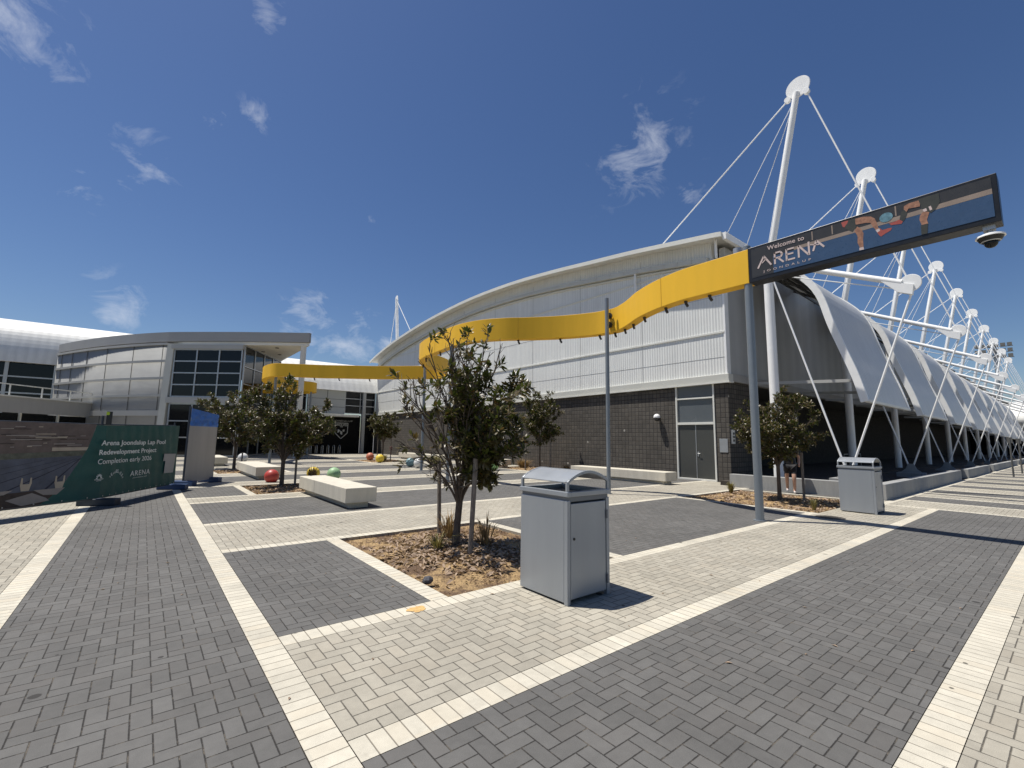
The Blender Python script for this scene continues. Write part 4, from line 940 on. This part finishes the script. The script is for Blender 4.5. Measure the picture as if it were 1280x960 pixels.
for pl in ([(-.32,2.35),(-.12,2.25),(-.2,2.05),(-.36,2.0)], [(-.1,2.2),(.12,2.1),(.1,1.8),(-.08,1.9)], [(.12,2.28),(.3,2.34),(.32,2.16),(.16,2.1)]):
    em.prism([(EX+a, EY, b) for a, b in pl], (0,.02,0))
emb = em.build('emblem', 'emblem_grey', en)
text('WOLVES', (EX-.55, EY-.004, 2.66), (1,0,0), Z, 1.1, 'emblem_grey', 'lettering', emb, .01, .02, .24)
text('JOONDALUP', (EX-1.05, EY-.004, 3.08), (1,0,0.0), Z, 2.1, 'emblem_grey', 'lettering', emb, .01, .0, .20, 1.3)
t = thing('round_wall_light', 'small round pale light on the black entrance wall left of the shield', 'light', (13.45, 45.34, 2.2))
s = MB(); s.lathe([(.001,-.08),(.1,-.07),(.17,0)], (13.45,45.34,2.2), 16, (0,1,0)); s.build('lens', 'emblem_grey', t, True); s = MB(); s.lathe([(.17,-.02),(.2,-.02),(.2,.02),(.17,.02)], (13.45,45.34,2.2), 16, (0,1,0)); s.build('bezel', 'galv', t)
for k in range(7):
    x = 11.45+k*.52; s = MB(); s.tube([(x,43.9,0),(x,43.9,.62)]+[(x,43.9+.28-.28*math.cos(a),.62+.2*math.sin(a)) for a in (.5,1.05,1.57,2.1,2.64)]+[(x,44.46,.62),(x,44.46,0)], .035, 8)
    tag(s.build('bike_rack', 'galv', None, True), 'small silver bicycle hoop in the row before the black entrance wall', 'bike rack', 'bicycle hoops at the entrance')
# mast on the far side of the hall roof
t = thing('far_mast', 'slim white mast with stays rising behind the left end of the hall roof', 'mast', (21.4, 46.9, 0))
MB().tube([(21.4,46.9,-.1),(21.4,46.9,8.5)], .19, 14).build('column', 'white_steel', t, True); MB().tube([(21.4,46.9,8.3),(21.4,48.1,17.5)], .17, 14).build('mast', 'white_steel', t, True)
s = MB(); s.lathe([(.001,-.025),(.3,-.025),(.3,.025),(.001,.025)], (21.4,48.1,17.6), 20, (1,0,0)); s.build('head_plate', 'white_steel', t)
for q in ((21.4,42.3,10.9), (21.4,50.6,7.5)): MB().tube([(21.4,48.05,17.3), q], .035, 8).build('stay', 'white_steel', t, True)

# ------------------------------------------------------------------ trees
RT = Vector((rt.x, rt.y, 0)).normalized()
def tree(label, base, height, fork, crown_c, crown_r, seed, limbs, leaf, leaf_n, bare=None, trunk_r=.06, lean=(0,0), multi=1, twigs=7):
    rnd = random.Random(seed); t = thing('tree', label, 'tree', base, 'young trees in the plaza'); B = Vector(base)
    tk = MB(); lf = MB(); lf.open = True; C0 = B+Vector(crown_c); rx, ry, rz_ = crown_r
    def leafat(p, d, L):
        side = d.orthogonal().normalized(); side = (side*math.cos(a:=rnd.uniform(0,6.28))+d.cross(side)*math.sin(a)).normalized()
        dr = (d*rnd.uniform(.1,.9)+side*rnd.uniform(.5,1.1)+Z*rnd.uniform(-.35,.4)).normalized(); wv = dr.cross(Z); wv = wv.normalized() if wv.length > .01 else Vector((1,0,0))
        wv = (wv+Z*rnd.uniform(-.7,.7)).normalized(); W = L*rnd.uniform(.34,.46); n_ = wv.cross(dr).normalized(); k = -W*rnd.uniform(.05,.22); q = p+dr*L*.08
        m1 = q+dr*L*.35; m2 = q+dr*L*.68-n_*L*.03; tip = q+dr*L-n_*L*.10
        lf.add([q, m1+wv*W*.5+n_*k, m2+wv*W*.42+n_*k, tip, m2-wv*W*.42+n_*k, m1-wv*W*.5+n_*k, m1, m2], [(0,6,1),(1,6,7,2),(2,7,3),(0,5,6),(5,4,7,6),(4,3,7)])
    def inside(p):
        q = p-C0; return (q.dot(RT)/rx)**2+((q-RT*q.dot(RT)-Z*q.z).length/ry)**2+(q.z/rz_)**2
    for m in range(multi):
        off = Vector((rnd.uniform(-.12,.12), rnd.uniform(-.12,.12), 0))*(1 if multi > 1 else 0)
        fp = B+off+Vector((lean[0], lean[1], fork)); mid = B+off*.6+Vector((lean[0]*.4, lean[1]*.4, fork*.5))
        tk.tube([B+off*.3-Z*.12, B+off*.4+Z*.04, mid, fp], [trunk_r*1.5, trunk_r*1.12, trunk_r*.95, trunk_r*.95], 10)
        for i in range(limbs):
            for _ in range(60):
                az = 2*math.pi*(i+rnd.uniform(-.3,.3))/limbs; v = rnd.uniform(-.55, .98); h_ = math.sqrt(1-v*v)
                tgt = C0+RT*(rx*h_*math.cos(az))+RT.cross(Z)*(ry*h_*math.sin(az))+Z*(rz_*v)
                if tgt.z > fp.z+.25*height*.3: break
            d0 = (tgt-fp); ctrl = fp+Vector((d0.x*.17, d0.y*.17, d0.z*.5))+Vector((rnd.uniform(-.08,.08), rnd.uniform(-.08,.08), 0))
            pts = []; nb = 9; f0_ = fp+Vector((d0.x, d0.y, 0)).normalized()*trunk_r*.45-Z*rnd.uniform(.0,.10)
            for k in range(nb+1):
                u = k/nb; p = f0_.lerp(ctrl, u).lerp(ctrl.lerp(tgt, u), u); p = p+Vector((noise.noise(p*3), noise.noise(p*3+Vector((9,0,0))), 0))*.05*u; pts.append(p)
            r0_ = trunk_r*(.42 if limbs < 14 else .27); tk.tube(pts, [lerp(r0_, .006, k/nb) for k in range(nb+1)], 6)
            for k in range(twigs):
                u = lerp(.28, 1.0, (k+rnd.random()*.6)/twigs); u = min(1, u); f = u*nb; i0 = min(int(f), nb-1); p = pts[i0].lerp(pts[i0+1], f-i0)
                dirb = (pts[i0+1]-pts[i0]).normalized(); rd = Vector((rnd.gauss(0,1), rnd.gauss(0,1), rnd.gauss(.35,.7))).normalized()
                outw = (p-(C0-Z*rz_*.6)).normalized(); d = (dirb*.6+rd*.75+outw*.5).normalized(); L = rnd.uniform(.22,.5)*min(1.3, height/3.2)
                e = p+d*L
                if inside(e) > 1.25: e = p+d*L*.5
                bend = (p+e)/2+Vector((rnd.uniform(-.04,.04), rnd.uniform(-.04,.04), .03)); tk.tube([p, bend, e], [.009, .007, .004], 4, False)
                dens = bare(e-B) if bare else 1.0
                subs = [(p, bend, e)]
                for q in range(2):
                    st = bend.lerp(e, rnd.random()); sd = (d+Vector((rnd.gauss(0,.7), rnd.gauss(0,.7), rnd.gauss(.2,.5)))).normalized(); se = st+sd*L*.45
                    tk.tube([st, se], [.005, .003], 3, False); subs.append((st, (st+se)/2, se))
                for (a0, b0, c0_) in subs:
                    if rnd.random() > dens: continue
                    for q in range(int(leaf_n*1.5)):
                        u2 = rnd.random()**.6; pp = a0.lerp(b0, u2*2) if u2 < .5 else b0.lerp(c0_, u2*2-1); leafat(pp, (c0_-b0).normalized(), leaf*rnd.uniform(.65,1.2))
    tk.build('trunk', 'bark', t, True); lf.build('crown', 'glossy_leaf', t)
    return t
def bareA(q):
    u = q.dot(RT); v = q.z
    d = .16+.84*max(0, min(1, (u+.20)/.36)); 
    if v > 2.65: d *= .3
    if u < -.3: d *= .7
    return d
tree('nearest young tree with half bare branches, standing between timber stakes', (3.75, 5.95, 0), 3.3, .66, (0.03, 0, 2.02), (.98, .85, 1.2), 3, 26, .118, 10, bareA, .054, (.06, .02), twigs=11)
tree('bushy young tree over the red ball, left of the near bench', (3.59, 16.2, 0), 3.4, .85, (0, 0, 2.10), (1.45, 1.25, 1.25), 4, 18, .125, 14, None, .065, twigs=10)
tree('bushy young tree behind the hoarding panel, farthest left', (3.53, 25.7, 0), 3.7, 1.0, (-.1, 0, 2.45), (1.75, 1.5, 1.25), 5, 18, .15, 12, None, .07, twigs=9)
tree('small round tree beside the entrance at the far end of the wall', (13.2, 30.8, 0), 3.4, 1.2, (0, 0, 2.45), (1.05, 1.0, .95), 6, 15, .15, 11, None, .05, twigs=8)
tree('narrow young tree in front of the blockwork wall', (16.5, 18.1, 0), 4.3, 1.35, (.1, 0, 2.72), (1.0, .95, 1.42), 8, 17, .13, 14, None, .05, twigs=9)
tree('young tree in the mulch bed beside the right hand post', (14.06, 5.43, 0), 3.15, 1.0, (.05, 0, 2.12), (1.05, .95, .98), 9, 20, .10, 13, None, .052, twigs=9)
def stake(x, y, h, label, lean=(0,0)):
    s = MB(); s.tube([(x, y, -.1), (x+lean[0], y+lean[1], h)], .035, 8); o = s.build('tree_stake', 'weathered_timber', None, True); tag(o, label, 'stake', 'timber tree stakes')
stake(3.65, 5.42, 1.32, 'timber stake leaning right of the nearest tree trunk', (.05, -.02)); stake(4.05, 6.95, 1.22, 'timber stake left of and behind the nearest tree trunk', (-.03, .03))
stake(3.95, 16.05, 1.0, 'thin timber stake right of the trunk of the bushy tree')
for x, y, lb in ((12.75, 30.7, 'left stake of the small tree by the entrance'), (13.65, 30.5, 'right stake of the small tree by the entrance')): stake(x, y, 1.75, lb)
for x, y, lb in ((16.1, 18.8, 'left stake of the narrow tree at the blockwork wall'), (16.7, 17.5, 'right stake of the narrow tree at the blockwork wall')): stake(x, y, 1.75, lb)
stake(14.45, 4.95, 1.35, 'timber stake beside the trunk of the tree right of the post')
stake(3.75, 25.2, .8, 'thick short stake at the foot of the far left tree', (.02, 0))
s = MB(); s.tube([(4.02, 6.93, .98), (3.86, 6.4, .92), (3.79, 6.0, .86), (3.73, 5.72, .9), (3.68, 5.45, 1.0)], .014, 6)
tag(s.build('tree_tie', 'black_frame', None, True), 'dark strap tying the nearest tree trunk to its two stakes', 'tie')

def tuft(x, y, z, r, h, n, mat, label, seed):
    rnd = random.Random(seed); s = MB(); s.open = True
    for k in range(n):
        a = rnd.uniform(0, 6.28); q = Vector((x+math.cos(a)*r*.25*rnd.random(), y+math.sin(a)*r*.25*rnd.random(), z)); o = Vector((math.cos(a), math.sin(a), 0)); L = h*rnd.uniform(.5,1.1); sp = rnd.uniform(.15,1)*r
        m_ = q+o*sp*.45+Z*L*.7; e = q+o*sp+Z*L*rnd.uniform(.65,1.05); wv = Vector((-o.y, o.x, 0))*.006*(1+h)
        s.add([q-wv, q+wv, m_+wv*.8, m_-wv*.8, e], [(0,1,2,3),(3,2,4)])
    tag(s.build('grass_tuft', mat), label, 'grass', 'grass tufts')
tuft(4.0, 6.55, .0, .34, .46, 80, 'tuft_brown', 'dry brown grass clump at the left stake of the nearest tree', 1)
tuft(4.15, 5.75, .0, .32, .50, 45, 'tuft_brown', 'wispy dry grass clump behind the nearest tree trunk', 2)
tuft(3.45, 5.95, .02, .32, .24, 60, 'tuft_green', 'low greenish grass clump in the litter left of the nearest trunk', 3)
tuft(4.55, 16.35, 0, .28, .62, 260, 'tuft_brown', 'dark brown grass clump right of the bushy tree', 4)
tuft(12.9, 22.9, 0, .65, .75, 420, 'tuft_green', 'big yellow green grass clump beside the far post', 5)
tuft(16.9, 19.9, 0, .75, .55, 420, 'tuft_brown', 'tan mounded grass clump left of the narrow wall tree', 6)
tuft(17.3, 16.9, 0, .35, .35, 200, 'tuft_brown', 'small tan grass clump right of the narrow wall tree', 7)
tuft(12.7, 29.5, 0, .5, .55, 240, 'tuft_green', 'dark green grass clump under the small entrance tree', 8)
tuft(12.85, 22.2, 0, .4, .5, 240, 'tuft_green', 'dark green grass clump between the far post and the yellow clump', 12)
tuft(15.0, 7.25, 0, .22, .36, 150, 'tuft_green', 'green grass tuft at the left corner of the right hand bed', 9)
tuft(12.85, 4.2, 0, .16, .30, 70, 'tuft_green', 'thin green tuft beside the far bin', 10)
tuft(3.9, 24.4, 0, .35, .4, 200, 'tuft_brown', 'dry clump beside the farthest left tree', 11)

# ------------------------------------------------------------------ a person walking past the right hand tree
pr_ = thing('person', 'person walking in black top and shorts with pale shoes, behind the right tree', 'person', (16.52, 6.02, 0))
def skin_mesh(name, verts, edges, radii, matf, mats, sub=2):
    me = bpy.data.meshes.new(name); me.from_pydata(verts, edges, []); o = bpy.data.objects.new(name, me); COL.objects.link(o)
    md = o.modifiers.new('skin', 'SKIN'); md.use_smooth_shade = True
    for i, r in enumerate(radii):
        sv = me.skin_vertices[0].data[i]; sv.radius = (r if isinstance(r, tuple) else (r, r)); sv.use_root = (i == 0)
    o.modifiers.new('sub', 'SUBSURF').levels = sub; o.modifiers['sub'].render_levels = sub
    bpy.context.view_layer.update(); m2 = bpy.data.meshes.new_from_object(o.evaluated_get(bpy.context.evaluated_depsgraph_get())); bpy.data.objects.remove(o)
    for m in mats: m2.materials.append(MATS[m])
    for p in m2.polygons: p.material_index = matf(p.center); p.use_smooth = True
    o = bpy.data.objects.new(name, m2); COL.objects.link(o); return o
# local axes: facing -y (towards the camera's right), x sideways
V = [(0,0,.93),(0,0,1.12),(0,-.01,1.32),(0,-.01,1.43),(0,-.03,1.50),(0,-.04,1.60),(0,-.03,1.70),
     (.09,0,.88),(.10,-.16,.50),(.10,-.10,.10),(.10,-.24,.045), (-.09,0,.88),(-.10,.06,.50),(-.10,.26,.14),(-.10,.17,.04),
     (.19,-.01,1.39),(.26,.12,1.14),(.25,.02,.93),(.25,-.02,.85), (-.19,-.01,1.39),(-.25,-.14,1.15),(-.21,-.34,1.08),(-.20,-.41,1.08), (0,-.115,1.585)]
Ed = [(0,1),(1,2),(2,3),(3,4),(4,5),(5,6),(0,7),(7,8),(8,9),(9,10),(0,11),(11,12),(12,13),(13,14),(2,15),(15,16),(16,17),(17,18),(2,19),(19,20),(20,21),(21,22),(5,23)]
Rr = [(.15,.105),(.135,.10),(.155,.105),.07,.055,(.078,.095),(.07,.085), .09,.062,.042,.035, .09,.062,.042,.035, .055,.043,.035,.028, .055,.043,.035,.028, .018]
body = skin_mesh('body', V, Ed, Rr, lambda c: 1 if c.z < .085 or (c.y > .18 and c.z < .12) else (2 if (.62 < c.z < 1.43 and abs(c.x) < .175) or (1.24 < c.z < 1.43) else 0), ['skin', 'shoe_white', 'black_cloth']); body.parent = pr_
def shell(name, vs, es_, rs, mat):
    o = skin_mesh(name, vs, es_, rs, lambda c: 0, [mat]); o.parent = pr_
shell('top', [(0,0,.98),(0,0,1.14),(0,-.01,1.34),(.17,-.01,1.40),(.225,.06,1.27),(-.17,-.01,1.40),(-.22,-.08,1.27),(0,-.01,1.42)], [(0,1),(1,2),(2,3),(3,4),(2,5),(5,6),(2,7)], [(.17,.125),(.15,.118),(.172,.122),.075,.062,.075,.062,.085], 'black_cloth')
shell('shorts', [(0,0,.95),(.09,0,.86),(.10,-.09,.64),(-.09,0,.86),(-.10,.03,.64)], [(0,1),(1,2),(0,3),(3,4)], [(.172,.125),.112,.092,.112,.092], 'black_cloth')
shell('hair', [(0,-.005,1.68),(0,.04,1.62),(0,.055,1.54)], [(0,1),(1,2)], [(.088,.10),(.088,.075),(.05,.04)], 'hair_dark')
pr_.rotation_euler = (0, 0, R(-70))

# ------------------------------------------------------------------ far right and small fittings
t = thing('floodlight_tower', 'tall stadium floodlight tower with rows of lamps, far off behind the masts', 'floodlight', (129.7, 9.1, 0))
MB().tube([(129.7, 9.1, -.1), (129.7, 9.1, 21.0)], [.45, .25], 12).build('pole', 'pole_grey', t, True)
s = MB()
for zz in (18.9, 20.0, 21.1): s.box(129.6, 129.8, 6.6, 11.6, zz-.05, zz+.05)
s.build('cross_arm', 'pole_grey', t)
for zz in (18.9, 20.0, 21.1):
    for k in range(6): s = MB(); s.box(129.1, 129.6, 6.7+k*.9, 7.35+k*.9, zz+.05, zz+.65); s.build('lamp', 'steel_dark', t)
rb = thing('far_building', 'distant pale building with curved roof edge at the end of the arcade', 'building', (112, 2, 0))
MB().box(112, 130, -30, 30, -.1, 5.0).build('wall', 'render_grey', rb)
s = MB(); prof = [(111.5,5.0),(111.2,6.0),(111.8,7.2),(113.5,8.3),(117,9.2),(124,9.8)]; pr = [(p.x, p.z) for p in smooth_path([(x,0,z) for x,z in prof], 4)]
for a, b in zip(pr, pr[1:]): s.prism([(a[0],-32,a[1]),(b[0],-32,b[1]),(b[0]+.1,-32,b[1]-.25),(a[0]+.1,-32,a[1]-.25)], (0,62,0))
s.build('roof', 'roof_metal', rb)
s = MB()
for k in range(19): s.box(111.9, 111.98, -28+k*3, -25.3+k*3, .1, 4.3)
s.build('window', 'dark_glass', rb)
for x, y, lb in ((36.5, 2.4, 'thin dark sign pole standing on the striped paving, left of two'), (41.5, 2.36, 'thin dark sign pole at the right edge of the picture, on the striped paving')):
    t = thing('sign_pole', lb, 'pole', (x, y, 0), 'thin poles on the striped paving'); MB().tube([(x, y, -.05), (x, y, 2.1)], .04, 10).build('pole', 'steel_dark', t, True); s = MB(); s.box(x-.015, x-.0, y-.11, y+.11, 1.8, 2.1); s.build('plate', 'steel_dark', t)
t = thing('hydrant', 'small dark red hydrant stub against the blockwork wall near the entrance', 'hydrant', (18.0, 40.2, 0))
MB().tube([(18.0,40.2,0),(18.0,40.2,.6)], .06, 10).build('standpipe', 'hydrant_red', t, True); MB().sphere((18.0,40.2,.68), .14, 14, (1,1,.8)).build('valve', 'hydrant_red', t, True); MB().tube([(18.0,40.0,.5),(18.0,40.4,.5)], .06, 8).build('outlet', 'hydrant_red', t, True)
s = MB(); s.tube([(30.0,8.2,.2),(30.0,8.2,1.05),(33.0,8.2,1.05),(33.0,8.2,.2)], .025, 8)
tag(s.build('handrail', 'galv', None, True), 'thin metal handrail in the shade of the arcade', 'handrail')
# a few dropped leaves on the pavers
rnd = random.Random(21); s = MB(); s.open = True
for k in range(70):
    x, y = rnd.uniform(-2, 9), rnd.uniform(.8, 9)
    if inbed(x, y): continue
    L = rnd.uniform(.02, .06); a = rnd.uniform(0, 6.28); d = Vector((math.cos(a), math.sin(a), 0)); c = Vector((-math.sin(a), math.cos(a), 0)); o = Vector((x, y, .004))
    s.add([o-d*L/2, o+c*L*.2+Z*.008, o+d*L/2, o-c*L*.2+Z*.006], [(0,1,2),(0,2,3)])
tag(s.build('fallen_leaves', 'dry_leaf'), kind='stuff')
